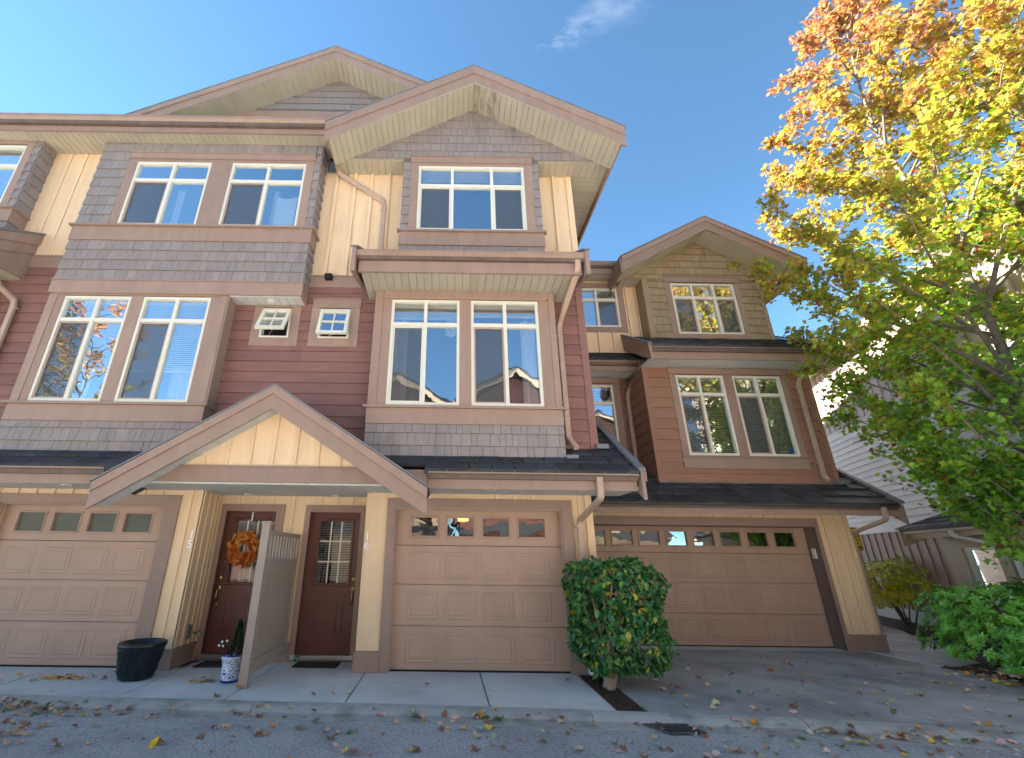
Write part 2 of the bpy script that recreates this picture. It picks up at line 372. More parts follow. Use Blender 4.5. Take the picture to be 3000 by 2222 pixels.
def text_mesh(name, s, size, mat, parent, origin, u, v, depth=.006, align='CENTER'):
    c = bpy.data.curves.new(name, 'FONT'); c.body = s; c.size = size; c.extrude = depth; c.align_x = align; c.align_y = 'CENTER'; c.offset = .003
    t = bpy.data.objects.new(name, c); COL.objects.link(t); dg = bpy.context.evaluated_depsgraph_get()
    me = bpy.data.meshes.new_from_object(t.evaluated_get(dg)); bpy.data.objects.remove(t); bpy.data.curves.remove(c)
    u = Vector(u).normalized(); v = Vector(v).normalized(); n_ = u.cross(v); mat3 = Matrix((u, v, n_)).transposed().to_4x4()
    me.transform(mat3); me.materials.clear(); me.materials.append(mat)
    return place(bpy.data.objects.new(name, me), parent, origin)

# windows ------------------------------------------------------------
def bars_geo(j, fr, u0, u1, v0, v1, t, w0, w1):
    for r_ in ((u0, u1, v1-t, v1), (u0, u1, v0, v0+t), (u0, u0+t, v0+t, v1-t), (u1-t, u1, v0+t, v1-t)):
        a, b = prism_geo(rc(*r_), fr, w0, w1); j.add(a, b)
def window(parent, fr, u0, u1, v0, v1, cols, tr, screens=(), blind=None, curtain=None, depth=.55, t=.045, glassm=None, inner=None):
    """cols: mullion positions; tr: transom height or None; screens: lower column ids with insect screen"""
    glassm = glassm or GLASS
    j = J(); bars_geo(j, fr, u0, u1, v0, v1, t, -.07, .012)
    for c in cols: a, b = prism_geo(rc(c-t*.6, c+t*.6, v0+t, v1-t), fr, -.065, .009); j.add(a, b)
    if tr:
        es = [u0+t]+[x for c in cols for x in (c-t*.6, c+t*.6)]+[u1-t]
        for i in range(0, len(es), 2): a, b = prism_geo(rc(es[i], es[i+1], tr-t*.75, tr+t*.75), fr, -.062, .007); j.add(a, b)
    wo = j.build('window', VIN, parent)
    es = [u0+t]+[x for c in cols for x in (c-t*.6, c+t*.6)]+[u1-t]
    for i in range(0, len(es), 2):
        zz = [(v0+t, tr-t*.75), (tr+t*.75, v1-t)] if tr else [(v0+t, v1-t)]
        for k, (za, zb) in enumerate(zz):
            o = slab('pane', fr, es[i], es[i+1], za, zb, -.034, -.03, glassm, wo)
            if k == 0 and i//2 in screens:
                jj = J(); bars_geo(jj, fr, es[i]+.002, es[i+1]-.002, za+.002, zb-.002, .025, -.028, -.005); jj.build('screen_frame', VIN if random.random() < .5 else SPOUT, wo)
                slab('insect_screen', fr, es[i]+.026, es[i+1]-.026, za+.026, zb-.026, -.018, -.016, SCREEN, wo)
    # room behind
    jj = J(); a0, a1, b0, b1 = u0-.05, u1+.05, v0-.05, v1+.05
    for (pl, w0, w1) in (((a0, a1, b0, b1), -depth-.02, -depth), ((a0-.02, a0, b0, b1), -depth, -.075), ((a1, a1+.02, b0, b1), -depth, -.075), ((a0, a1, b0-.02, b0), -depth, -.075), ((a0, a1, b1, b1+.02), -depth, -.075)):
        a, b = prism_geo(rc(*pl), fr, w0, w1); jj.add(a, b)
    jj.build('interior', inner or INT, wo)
    if blind:
        zt, zb, gap, tilt = blind
        jj = J(); a, b = prism_geo(rc(u0+.03, u1-.03, v1-.09, v1-.04), fr, -.14, -.09); jj.add(a, b)
        z = v1-.1-zt
        while z > v0+.05+zb:
            f2 = Fr(fr.p(0, z, -.115), fr.u, fr.v*math.sin(tilt)+fr.n*math.cos(tilt), fr.v*math.cos(tilt)-fr.n*math.sin(tilt))
            a, b = prism_geo(rc(u0+.035, u1-.035, -.02, .02), f2, -.001, .001); jj.add(a, b); z -= gap
        a, b = prism_geo(rc(u0+.035, u1-.035, z, z+.025), fr, -.13, -.1); jj.add(a, b)
        jj.build('blind', BLIND, wo, kind='stuff')
    for (ca, cb, z0c, z1c) in (curtain or ()):
        V = []; Fs = []; n_ = max(6, int((cb-ca)/.02)); ph = random.random()*6
        for i in range(n_+1):
            u = ca+(cb-ca)*i/n_; wv = -.19+.028*math.sin(ph+i*.9)+.012*math.sin(ph*2+i*2.3)
            V += [fr.p(u, z0c, wv), fr.p(u, z1c, wv*.97)]
        for i in range(n_): Fs.append((2*i, 2*i+2, 2*i+3, 2*i+1))
        mesh('curtain', V, Fs, CURT, wo, smooth=True)
    return wo
def ring_panel(fr, u0, u1, v0, v1, w, prof=((0, 0), (.012, .007), (.045, .001), (.06, .007)), fill=True):
    V = []; Fs = []
    for (ins, h) in prof:
        for (u, v) in rc(u0+ins, u1-ins, v0+ins, v1-ins): V.append(fr.p(u, v, w+h))
    for i in range(len(prof)-1):
        for k in range(4): q = (k+1) % 4; Fs.append((i*4+k, i*4+q, i*4+4+q, i*4+4+k))
    if fill: b = (len(prof)-1)*4; Fs.append((b, b+1, b+2, b+3))
    if fr.flip: Fs = [tuple(reversed(f)) for f in Fs]
    return V, Fs
def garage(parent, x0, x1, z0, z1, Y, n, margin, frost=False, label=None):
    fr = front(Y); H = (z1-z0)/4; pit = (x1-x0-2*margin)/n; pw = pit*.83
    gd = bx('garage_door', x0, x1, Y+.05, Y+.07, z0, z1-H*1.02, GAR, parent, label=label)
    lab = None
    for k in range(4):
        za, zb = z0+k*H+.004, z0+(k+1)*H-.004
        cs = [x0+margin+pit*(i+.5) for i in range(n)]
        if k < 3:
            s = slab('door_section', fr, x0, x1, za, zb-.02, -.045, 0, GAR, gd)
            slab('section_joint', fr, x0, x1, zb-.02, zb, -.045, -.007, GAR, gd)
            for c in cs:
                v, f = ring_panel(fr, c-pw/2, c+pw/2, za+.075, zb-.085, .0005); mesh('panel', v, f, GAR, gd)
        else:
            wz0, wz1 = za+.13, zb-.13
            hs = [(c-pw*.44, c+pw*.44, wz0, wz1) for c in cs]
            wallgrid('door_section', fr, x0, x1, za, zb, -.045, 0, hs, GAR, gd)
            for h in hs:
                v, f = ring_panel(fr, h[0]-.03, h[1]+.03, h[2]-.03, h[3]+.03, .0005, ((0, 0), (.008, .014), (.024, .014), (.032, -.02)), False); mesh('pane_frame', v, f, GAR, gd)
                slab('pane', fr, h[0]-.01, h[1]+.01, h[2]-.01, h[3]+.01, -.03, -.025, FROST if frost else GLASSG, gd)
    bx('door_seal', x0, x1, Y-.003, Y+.04, z0-.02, z0+.003, DARK, gd)
    # dark garage room behind the panes
    j = J()
    for q in ((x0, x1, Y+1.6, Y+1.62, z0, z1+.3), (x0, x1, Y+.1, Y+1.6, z1+.28, z1+.3), (x0-.02, x0, Y+.1, Y+1.6, z0, z1+.3), (x1, x1+.02, Y+.1, Y+1.6, z0, z1+.3)):
        a, b = bx_geo(*q); j.add(a, b)
    j.build('interior', INT, gd)
    return gd
def casing(parent, fr, pieces, mat=TRIM, t=.03, name='trim_board'):
    for (a, b, c, d) in pieces: slab(name, fr, a, b, c, d, -.003, t, mat, parent)
def rake(parent, Y, ax, az, slope, xl, xr, parts, mat=TRIM, thick=.04, cap=True, name='fascia_board'):
    """gable front boards: parts=[(top offset, bottom offset, extra proud)] measured down from the ridge line"""
    for side in (-1, 1):
        xe = xl if side < 0 else xr
        for (o0, o1, pr) in parts:
            za, zb = az, az-slope*abs(xe-ax)
            prism(name, [(ax, za-o0), (ax, za-o1), (xe, zb-o1), (xe, zb-o0)], front(Y), -thick, pr, mat, parent)
        if cap:
            za, zb = az, az-slope*abs(xe-ax)
            prism('drip_edge', [(ax, za+.024), (ax, za), (xe+side*.02, zb), (xe+side*.02, zb+.024)], front(Y), -.3, .035, FLASH, parent)
def gable_soffit(parent, Y0, Y1, ax, az, slope, xl, xr, pitch, mat=SOF, name='soffit', jo=None, mold=None):
    for side in (-1, 1):
        xe = xl if side < 0 else xr
        dv = Vector((side, 0, -slope)).normalized(); nn = Vector((-side*slope, 0, -1)).normalized()
        ln = abs(xe-ax)*math.sqrt(1+slope*slope)
        fr = Fr((ax, 0, az), dv, (0, 1, 0), nn)
        s = slab(name, fr, 0, ln, Y0, Y1, -.03, 0, mat, parent)
        k = pitch*5 if mold and side > 0 else 0
        if k: boards_under(s, fr, .004, .004+k, Y0+.002, Y1-.002, pitch, mold)
        boards_under(s, fr, .004+k, ln, Y0+.002, Y1-.002, pitch, mat, jo=None)
def roof_slope(parent, x0, x1, Y0, Z0, slope, Y1, mat=ROOF, th=.05, name='roof'):
    fr = Fr((0, Y0, Z0), (1, 0, 0), (0, 1, slope), (0, -slope, 1)); ln = (Y1-Y0)*math.sqrt(1+slope*slope)
    return slab(name, fr, x0, x1, 0, ln, -th, 0, mat, parent), fr, ln
def tiles(parent, fr, x0, x1, ln, course=.3, wd=.33, mat=ROOF, holes=()):
    v = 0; k = 0
    while v < ln-.02:
        e = min(v+course, ln); x = x0-(wd*.5 if k % 2 else 0)
        while x < x1-.02:
            a, b = max(x, x0), min(x+wd-.012, x1)
            if b-a > .03:
                for (p, q, c, d) in sub_rects(a, b, v, e, holes):
                    prism('roof_tile', rc(p, q, c, d), fr, -.003, .04+random.uniform(-.006, .01), mat, parent, wt=.01, va=v, vb=v+course)
            x += wd
        v += course; k += 1
# ------------------------------------------------------------------ houses
YG, YD, YW, YB, YU, YGW, YGF = 7.055, 7.64, 6.905, 6.6, 6.6, 6.555, 5.97
G = 'attached townhouses along the lane'
h16 = thing('townhouse', (.5, 7, 0), 'townhouse numbered 16 with the tall centre gable and single garage', 'townhouse')
h15 = thing('townhouse', (-5, 7, 0), 'left townhouse numbered 15 with wide grey shingled box above its bay windows', 'townhouse')
h14 = thing('townhouse', (-9, 7, 0), 'townhouse cut off by the left edge of the photo, only its corner showing', 'townhouse')
h17 = thing('townhouse', (5, 9, 0), 'set back townhouse numbered 17 with warm-lit red siding and a wide double garage', 'townhouse')
BACK = M('plain_stucco', (.35, .28, .22), .9, .03)

def base_box(parent, fr, u0, u1, zt=.25, t=.035):
    slab('plinth_board', fr, u0, u1, .004, zt-.03, -.002, t, TRIM, parent)
    slab('plinth_cap', fr, u0-.008, u1+.008, zt-.03, zt, -.002, t+.014, TRIM, parent)
def number(parent, digits, x, z, Y, size=.15):
    zz = z
    for d in digits:
        text_mesh('house_number_digit', d, size, WHITE, parent, (x, Y-.012, zz), (1, 0, 0), (0, 0, 1), .006); zz -= size*.86
def house_door(parent, x0, x1, hinge_left, lite_blind_full):
    Y = 7.74; fr = front(Y); wd = x1-x0
    lx0, lx1, lz0, lz1 = x0+.19, x1-.17, 1.05, 1.97
    d = wallgrid('front_door', fr, x0, x1, .09, 2.115, -.045, 0, [(lx0, lx1, lz0, lz1)], DOORM, parent)
    v, f = ring_panel(fr, lx0-.045, lx1+.045, lz0-.045, lz1+.045, .0005, ((0, 0), (.01, .016), (.035, .016), (.047, -.02)), False); mesh('lite_frame', v, f, DOORM, d)
    slab('pane', fr, lx0, lx1, lz0, lz1, -.026, -.022, GLASSD, d)
    for k in (1, 2):
        u = lx0+(lx1-lx0)*k/3; slab('muntin', fr, u-.01, u+.01, lz0, lz1, -.02, -.008, VIN, d)
        z = lz0+(lz1-lz0)*k/3; slab('muntin', fr, lx0, lx1, z-.01, z+.01, -.0195, -.0085, VIN, d)
    j = J(); z = lz1-.02
    while z > lz0+.02:
        ti = R(68) if lite_blind_full else R(20)
        f2 = Fr(fr.p(0, z, -.06), (1, 0, 0), Vector((0, -math.cos(ti), math.sin(ti))), Vector((0, -math.sin(ti), -math.cos(ti))))
        a, b = prism_geo(rc(lx0-.02, lx1+.02, -.012, .012), f2, -.0008, .0008); j.add(a, b); z -= .026
    j.build('blind', BLIND, d, kind='stuff')
    bx('interior', lx0-.1, lx1+.1, Y+.35, Y+.37, lz0-.2, lz1+.2, DARK, d)
    for (a, b) in ((x0+.175, x0+.365), (x1-.345, x1-.155)):
        v, f = ring_panel(fr, a, b, .31, .84, .0005, ((0, 0), (.012, -.008), (.03, -.008), (.055, .006))); mesh('panel', v, f, DOORM, d)
    hx = x0+.075 if not hinge_left else x1-.075
    v, f = lathe_geo([(.001, 0), (.03, .001), (.03, .012), (.02, .02), (.001, .021)], 0, 0, 16)
    def disc(z, s=1.):
        mesh('lock_plate', [(hx+p[0]*s, Y-.001-p[2], z+p[1]*s*1.15) for p in v], [tuple(reversed(q)) for q in f], BRASS, d, smooth=True)
    disc(1.105); disc(.965, 1.15)
    pts = rounded([(hx, Y-.005, .97), (hx, Y-.055, .945), (hx, Y-.06, .82), (hx, Y-.012, .745)], .03)
    v2, f2 = tube_geo(pts, .011, 8); mesh('door_handle', v2, f2, BRASS, d, smooth=True)
    mesh('lock_plate', [(hx+p[0]*.75, Y-.001-p[2], .74+p[1]*1.1) for p in v], [tuple(reversed(q)) for q in f], BRASS, d, smooth=True)
    # frame, threshold
    for (a, b, c, e) in ((x0-.035, x0-.003, .05, 2.15), (x1+.003, x1+.035, .05, 2.15), (x0-.035, x1+.035, 2.118, 2.15)):
        slab('door_jamb', front(7.66), a, b, c, e, -.12, -.001, TRIMD if a < x0 or c > 2 else TRIMD, parent)
    for xx in (x0-.012, x1+.006): slab('weather_strip', front(7.735), xx, xx+.006, .09, 2.12, -.01, .004, VIN, parent)
    bx('threshold', x0-.03, x1+.03, 7.61, 7.79, .035, .088, STEEL, parent)
    bx('threshold_step', x0-.03, x1+.03, 7.63, 7.78, .004, .034, FLASH, parent)
    return d

# ---------- shared building masses (behind the fronts)
def mass(parent, x0, x1, y0, y1, z0, z1): return bx('house_body', x0, x1, y0, y1, z0, z1, BACK, parent)
mass(h16, -2.3, 2.3, 8.95, 17, 0, 8.5); mass(h15, -7.95, -2.32, 8.95, 17, 0, 8.9); mass(h14, -34, -7.97, 8.6, 17, 0, 8.9); mass(h17, 2.6, 7.5, 11.2, 22, 0, 7.7)  # left row and right house bodies lengthened out of view to block sun

# =========================================================== UNIT 16
fg = front(YG)
GD16 = (-.757, 1.734, .02, 2.14)
gw = wallgrid('garage_wall', fg, -1.207, 2.2, 0, 2.36, -.1, 0, [(-.757, 1.734, 0, 2.15)], YEL, h16)
garage(gw.parent, *GD16, 7.14, 4, .17)
casing(gw, fg, [(-.885, -.757, 0, 2.275), (1.734, 1.9, 0, 2.275), (-.757, 1.734, 2.15, 2.275)], TRIM, .028)
casing(gw, fg, [(-.765, -.735, .01, 2.15), (1.705, 1.742, .01, 2.15), (-.735, 1.705, 2.115, 2.16)], TRIM, .012, 'door_stop')
battens(gw, fg, [-.6+.275*i for i in range(9)], 2.276, 2.355, YEL, .045, .02)
battens(gw, fg, [2.02], .25, 2.35, YEL, .05, .018)
slab('corner_board', fg, 2.1, 2.205, .25, 2.352, -.1, .024, YEL, gw)
base_box(gw, fg, -1.225, -.886); base_box(gw, fg, 1.901, 2.21)
slab('porch_side_wall', left(-1.207), YG+.03, YD, 0, 2.36, -.1, 0, YEL, h16)
number(gw, '16', -1.155, 1.72, YG)
dw16 = wallgrid('entry_wall', front(YD), -2.4, -1.207, 0, 2.36, -.1, 0, [(-2.262, -1.325, .03, 2.15)], YEL, h16)
casing(dw16, front(YD), [(-2.285, -2.2, .25, 2.215), (-1.385, -1.28, .0, 2.215), (-2.2, -1.385, 2.105, 2.215)], TRIM, .022)
casing(dw16, front(YD), [(-2.285, -2.2, .0, .25)], TRIM, .022)
battens(dw16, front(YD), [-2.05, -1.8, -1.55], 2.216, 2.355, YEL, .045, .018)
house_door(dw16.parent, -2.226, -1.36, True, False)

# ground eave
def hang_soffit(parent, x0, x1, y0, y1, z, pitch, mat, th=.03):
    s = slab('soffit', under(z), x0, x1, y0, y1, -th, 0, mat, parent)
    boards_under(s, under(z), x0+.002, x1-.002, y0+.002, y1-.002, pitch, mat); return s
def downlight(parent, x, y, z, mat=DARK, r=.055):
    v, f = lathe_geo([(r*1.25, z), (r*1.25, z-.012), (r, z-.014), (r*.9, z-.006)], x, y, 20); o = mesh('recessed_light', v, f, [VIN, mat], parent)
    for p in o.data.polygons:
        if len(p.vertices) > 4: p.material_index = 1
    return o
s = hang_soffit(h16, -.25, 2.66, 6.32, YG, 2.36, .24, SOFW); downlight(s, .63, 6.48, 2.35)
bx('fascia', -.25, 2.63, 6.29, 6.32, 2.325, 2.5, TRIM, h16)
gutter(h16, -.25, 2.63, 6.29, 2.455, 2.575, d=.095)
SL = .68
r16, rf, rl = roof_slope(h16, -.3, 2.66, 6.19, 2.55, SL, 8.6)
tiles(r16, rf, -.3, 2.62, .8*1.21, .29, .31, holes=[(-1.3, 1.77, .49, 3), (1.77, 2.37, .87, 3)])
slab('roof', Fr((0, 6.36, 2.55+SL*.17), (1, 0, 0), (0, 1, SL), (0, -SL, 1)), -2.45, -.3, 0, .66, -.04, .02, ROOF, h16)
tiles(r16, rf, 2.38, 2.62, 2.7, .29, .31, holes=[(2, 3, -1, .9)])
# rake board at the right end
prism('rake_board', [(6.19, 2.2), (6.19, 2.585), (8.6, 2.585+SL*2.41), (8.6, 2.2+SL*2.41)], right(2.66), 0, .045, TRIM, h16)
prism('rake_flashing', [(6.17, 2.585), (6.17, 2.625), (8.6, 2.625+SL*2.43), (8.6, 2.585+SL*2.43)], right(2.63), 0, .095, FLASH, h16)
prism('rake_trim', [(6.17, 2.44), (6.17, 2.58), (8.6, 2.58+SL*2.43), (8.6, 2.44+SL*2.43)], right(2.705), 0, .02, TRIM, h16)
bx('splash_block', 1.76, 1.93, 6.53, 6.66, 2.8, 2.87, FLASH, h16); bx('splash_block', 2.31, 2.5, 6.83, 6.97, 3.04, 3.11, FLASH, h16)
spout(h16, [(2.095, 6.23, 2.5), (2.095, 6.245, 2.22), (1.985, 6.97, 1.98), (1.96, 6.975, .22)], straps=((1.96, 6.975, 1.9),))
bx('downspout_boot', 1.93, 2.02, 6.9, 7.0, .03, .23, WHITE, h16)

# porch gable (shared front entry roof)
YP = 6.0
pg = thing('porch_roof', (-2.45, 6.6, 2.3), 'small gabled porch roof over the two front doors', 'porch roof')
pax, paz, psl = -2.45, 3.69, .635
rake(pg, YP, pax, paz, psl, -4.62, -.25, [(0, .125, .025), (.125, .345, .0)])
for sd_ in (-1, 1):
    dv = Vector((sd_, 0, -psl)); fr = Fr((pax, 0, paz+.005), dv, (0, 1, 0), (sd_*psl, 0, 1)); ln = 2.2*math.sqrt(1+psl*psl)
    rr = slab('roof', fr, 0, ln, YP+.005, YW-.01, -.05, .02, ROOF, pg)
pwall = prism('gable_wall', [(-4.2, 2.57), (-.72, 2.57), (pax, 3.64)], front(6.3), -.05, 0, YEL, pg)
x = -4.0
for i in range(11):
    x = -4.02+i*.315; zt = 3.6-psl*abs(x-pax)
    if zt > 2.66: slab('batten', front(6.3), x-.025, x+.025, 2.602, zt+.05, -.002, .02, YEL, pwall)
bx('beam', -4.6, -.26, 6.27, 6.31, 2.375, 2.575, TRIM, pg)
bx('beam_cap', -4.2, -.72, 6.255, 6.31, 2.575, 2.6, TRIM, pg)
gable_soffit(pg, YP+.001, 6.3, pax, paz-.3, psl, -4.6, -.28, .3, SOFW)
hang_soffit(pg, -4.62, -.25, 6.31, YG, 2.362, .17, SOFW)
sp = hang_soffit(pg, -3.69, -1.21, YG, YD, 2.362, .17, SOFW)
for x in (-3.18, -1.77): downlight(pg, x, 7.42, 2.352)

# red wall level 2
fw_ = front(YW)
SW2 = (-2.236, -1.705, 4.885, 5.45); SW1 = (-3.23, -2.728, 4.885, 5.45)
w16 = wallgrid('wall', fw_, -2.47, 2.34, 2.9, 8.6, -.1, -.004, [SW2, (-1.2, 1.73, 2.9, 5.7), (-.8, 1.55, 6.7, 8.5)], BACK, h16)
LN = 3.321
laps(w16, fw_, -2.47, -1.2, 2.9, 5.9, LN, .1888, RED, [(-2.3, -1.64, 4.8, 5.52)])
laps(w16, fw_, 1.7, 2.25, 2.95, 6.1, LN, .1888, RED)
slab('corner_board', fw_, 2.238, 2.358, 3.04, 6.12, -.15, .028, RED, w16)
slab('side_wall', right(2.335), YW+.04, 12, 2.9, 8.55, -.1, 0, RED, h16)
slab('band_board', fw_, -2.5, -1.2, 5.895, 6.115, -.002, .026, TRIM, w16); slab('band_cap', fw_, -2.5, -1.2, 6.115, 6.135, -.002, .04, TRIM, w16)
slab('band_board', fw_, 1.7, 2.34, 5.95, 6.13, -.002, .02, TRIM, w16)
def small_window(parent, wallp, x0, x1, z0, z1, ang, hdr=True):
    fr = front(YW)
    casing(wallp, fr, [(x0-.145, x0, z0-.155, z1+.02), (x1, x1+.16, z0-.155, z1+.02), (x0, x1, z0-.155, z0)], TRIM, .026)
    if hdr:
        casing(wallp, fr, [(x0-.14, x1+.165, z1+.035, z1+.19)], TRIM, .03); casing(wallp, fr, [(x0-.15, x1+.17, z1+.19, z1+.215), (x0-.15, x1+.17, z1+.02, z1+.035)], TRIM, .045, 'trim_cap')
    else: casing(wallp, fr, [(x0-.145, x1+.16, z1+.02, z1+.045)], TRIM, .04, 'trim_cap')
    j = J(); bars_geo(j, fr, x0, x1, z0, z1, .035, -.08, .02); wo = j.build('window', VIN, parent)
    jj = J(); a, b = bx_geo(x0, x1, YW+.5, YW+.52, z0, z1); jj.add(a, b)
    for q in ((x0-.02, x0, YW+.08, YW+.5, z0, z1), (x1, x1+.02, YW+.08, YW+.5, z0, z1), (x0, x1, YW+.08, YW+.5, z0-.02, z0), (x0, x1, YW+.08, YW+.5, z1, z1+.02)): a, b = bx_geo(*q); jj.add(a, b)
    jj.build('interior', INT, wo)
    # awning sash hinged at the top
    ca, sa = math.cos(ang), math.sin(ang); zh = z1-.015
    sf = Fr((0, YW-.025, zh), (1, 0, 0), (0, sa, ca), (0, -ca, sa))
    h = z1-z0-.03; j = J(); bars_geo(j, sf, x0+.008, x1-.008, -h, 0, .055, -.035, .01); sash = j.build('sash', VIN, wo)
    slab('pane', sf, x0+.06, x1-.06, -h+.05, -.05, -.02, -.016, GLASS, wo)
    xm = (x0+x1)/2; j = J()
    for q in ((xm-.011, xm+.011, -h+.055, -.055), (x0+.063, x1-.063, -h/2-.011, -h/2+.011)): a, b = prism_geo(rc(*q), sf, -.0155, .004 if q[0] < x0+.1 else .002); j.add(a, b)
    j.build('muntin', VIN, wo)
    p0 = Vector((xm-.1, YW+.01, z0+.045)); p1 = sf.p(xm+.06, -h+.02, -.02); v, f = tube_geo([p0, p1], .008, 6); mesh('stay_arm', v, f, STEEL, wo)
small_window(h16, w16, *SW2, R(14))

# bay 16
fb = front(YB)
b16 = wallgrid('bay_wall', fb, -1.233, 1.76, 2.79, 5.66, -.3, -.004, [(-.955, .18, 3.62, 5.48), (.368, 1.49, 3.62, 5.48)], FELT, h16)
casing(b16, fb, [(-1.233, -1.1, 3.6, 5.66), (1.665, 1.765, 3.6, 5.66)], TRIM, .03)
casing(b16, fb, [(-1.098, -.955, 3.6, 5.49), (1.49, 1.663, 3.6, 5.49), (.18, .368, 3.6, 5.49)], TRIM, .022)
casing(b16, fb, [(-1.098, 1.663, 5.53, 5.66)], TRIM, .026); casing(b16, fb, [(-1.098, 1.65, 5.49, 5.53)], TRIM, .04, 'trim_cap')
slab('sill_cap', fb, -1.29, 1.815, 3.565, 3.602, -.002, .075, TRIM, b16); slab('sill_board', fb, -1.24, 1.768, 3.32, 3.565, -.002, .03, TRIM, b16)
shingles(b16, fb, -1.235, 1.765, 2.8, 3.32, 2.8, .19, SHG)
slab('flashing', fb, -1.25, 1.775, 2.765, 2.799, -.002, .05, FLASH, b16)
window(h16, fb, -.955, .18, 3.62, 5.48, [-.385], 5.02, screens=(0,), blind=(0, 1.52, .03, R(15)), curtain=[(-.92, -.68, 3.7, 5.2), (-.05, .12, 4.9, 5.35)])
window(h16, fb, .368, 1.49, 3.62, 5.48, [.931], 5.02, screens=(0,), blind=(0, 1.58, .03, R(15)), curtain=[(1.22, 1.45, 3.7, 5.2)])

# mid roof 16
s = hang_soffit(h16, -1.41, 2.1, 6.04, YW, 5.665, .125, SOF)
bx('fascia', -1.44, 2.1, 6.0, 6.04, 5.63, 5.86, TRIM, h16)
gutter(h16, -1.47, 2.13, 6.0, 5.83, 5.975, d=.1)
for (xa, xb) in ((-1.54, -1.475), (2.135, 2.2)):
    prism('rake_board', [(5.885, 5.56), (5.885, 6.0), (6.9, 6.0+.6*1.015), (6.9, 5.62+.25)], right(xa), 0, xb-xa, TRIM, h16)
    prism('rake_flashing', [(5.87, 6.0), (5.87, 6.035), (6.9, 6.035+.6*1.03), (6.9, 6.0+.6*1.03)], right(xa-.02), 0, xb-xa+.04, FLASH, h16)
rm, fm, lm = roof_slope(h16, -1.475, 2.135, 5.93, 5.96, .62, 6.9)
spout(h16, [(2.03, 5.96, 5.86), (2.03, 5.97, 5.72), (1.895, 6.78, 5.2), (1.885, 6.83, 5.1), (1.885, 6.83, 3.2), (1.955, 6.68, 3.0)], straps=((1.885, 6.835, 4.95), (1.885, 6.835, 3.5)))

# level 3 of 16
yw16 = slab('board_panel', fw_, -2.5, 2.34, 6.136, 8.55, -.02, 0, YEL, h16) if False else wallgrid('board_panel', fw_, -2.5, 2.36, 6.136, 8.56, -.02, 0, [(-.85, 1.62, 6.45, 8.56)], YEL, h16)
battens(yw16, fw_, [-2.24, -1.88, -1.55, -1.21], 6.136, 8.54, YEL); battens(yw16, fw_, [2.03], 6.136, 8.54, YEL)
slab('corner_board', fw_, 2.28, 2.385, 6.136, 8.545, -.1, .025, YEL, yw16)
fgw = front(YGW)
bump = wallgrid('window_bump', fgw, -.895, 1.67, 6.38, 8.56, -.35, -.004, [(-.61, 1.39, 6.89, 8.41)], FELT, h16)
shingles(bump, fgw, -.9, -.755, 6.87, 8.54, 6.4, .21, SHG, wmin=.12, wmax=.2); shingles(bump, fgw, 1.545, 1.675, 6.87, 8.54, 6.4, .21, SHG, wmin=.12, wmax=.2)
shingles(bump, fgw, -.9, 1.675, 6.38, 6.565, 6.36, .21, SHG)
casing(bump, fgw, [(-.757, -.61, 6.87, 8.47), (1.39, 1.547, 6.87, 8.47), (-.61, 1.39, 8.41, 8.47)], TRIM, .024)
casing(bump, fgw, [(-.765, 1.56, 8.485, 8.625)], TRIM, .032); casing(bump, fgw, [(-.78, 1.575, 8.625, 8.65), (-.775, 1.57, 8.47, 8.485)], TRIM, .05, 'trim_cap')
slab('sill_cap', fgw, -.945, 1.72, 6.835, 6.872, -.002, .08, TRIM, bump); slab('sill_board', fgw, -.91, 1.685, 6.565, 6.835, -.002, .035, TRIM, bump)
window(h16, fgw, -.61, 1.39, 6.89, 8.41, [.03, .775], 7.94, screens=(0, 2), blind=(0, 1.2, .03, R(20)), depth=.7)
# gable 16
gax, gsl = .43, .572
GZ = 9.92
gwl = prism('gable_wall', [(gax-2.46, 8.55), (gax+2.46, 8.55), (gax, GZ+.03)], fgw, -.08, -.004, FELT, h16)
shingles(gwl, fgw, -2.05, 2.9, 8.55, 10, 8.59, .205, SHG, holes=[(-.78, 1.575, 8.4, 8.65)], halves=[(gsl, 1, GZ+gsl*gax), (-gsl, 1, GZ-gsl*gax)], wmin=.085, wmax=.19)
hang_soffit(h16, -2.04, -.9, YGW-.02, YW, 8.548, .125, SOF); hang_soffit(h16, 1.675, 3.06, YGW-.02, YW, 8.548, .125, SOF)
s = slab('soffit', under(8.549), 2.36, 3.05, YW, 13, -.03, 0, SOF, h16); boards_under(s, under(8.549), 2.362, 3.05, YW, 10.5, .125, SOF, along='u')
gable_soffit(h16, YGF+.002, YGW, gax, GZ+.0, gsl, -2.2, 3.06, .118, mold=SOFM)
slab('soffit', under(8.5), -2.24, -2.03, 6.0, YW, -.03, 0, SOF, h16)
rake(h16, YGF, gax, 10.37, gsl+.006, -2.29, 3.15, [(0, .2, .03), (.2, .44, 0)], thick=.045)
for sd_, ln in ((-1, 2.74), (1, 2.76)):
    dv = Vector((sd_, 0, -gsl-.006)); fr = Fr((gax, 0, 10.375), dv, (0, 1, 0), (sd_*gsl, 0, 1))
    slab('roof', fr, 0, ln*math.sqrt(1+gsl*gsl), YGF+.01, 14, -.2, .02, ROOF, h16)
bx('side_fascia', 3.06, 3.1, 6.02, 13, 8.44, 8.74, TRIM, h16); bx('side_fascia', -2.235, -2.195, 6.02, 6.9, 8.44, 8.78, TRIM, h16)
spout(h16, [(-2.2, 6.55, 8.6), (-2.205, 6.8, 8.46), (-1.3, 6.865, 7.83), (-1.27, 6.865, 7.7), (-1.27, 6.865, 6.5)], straps=((-1.27, 6.87, 7.6),))
bx('vent_hood', -2.215, -2.09, 6.78, 6.88, 6.03, 6.12, DARK, h16)

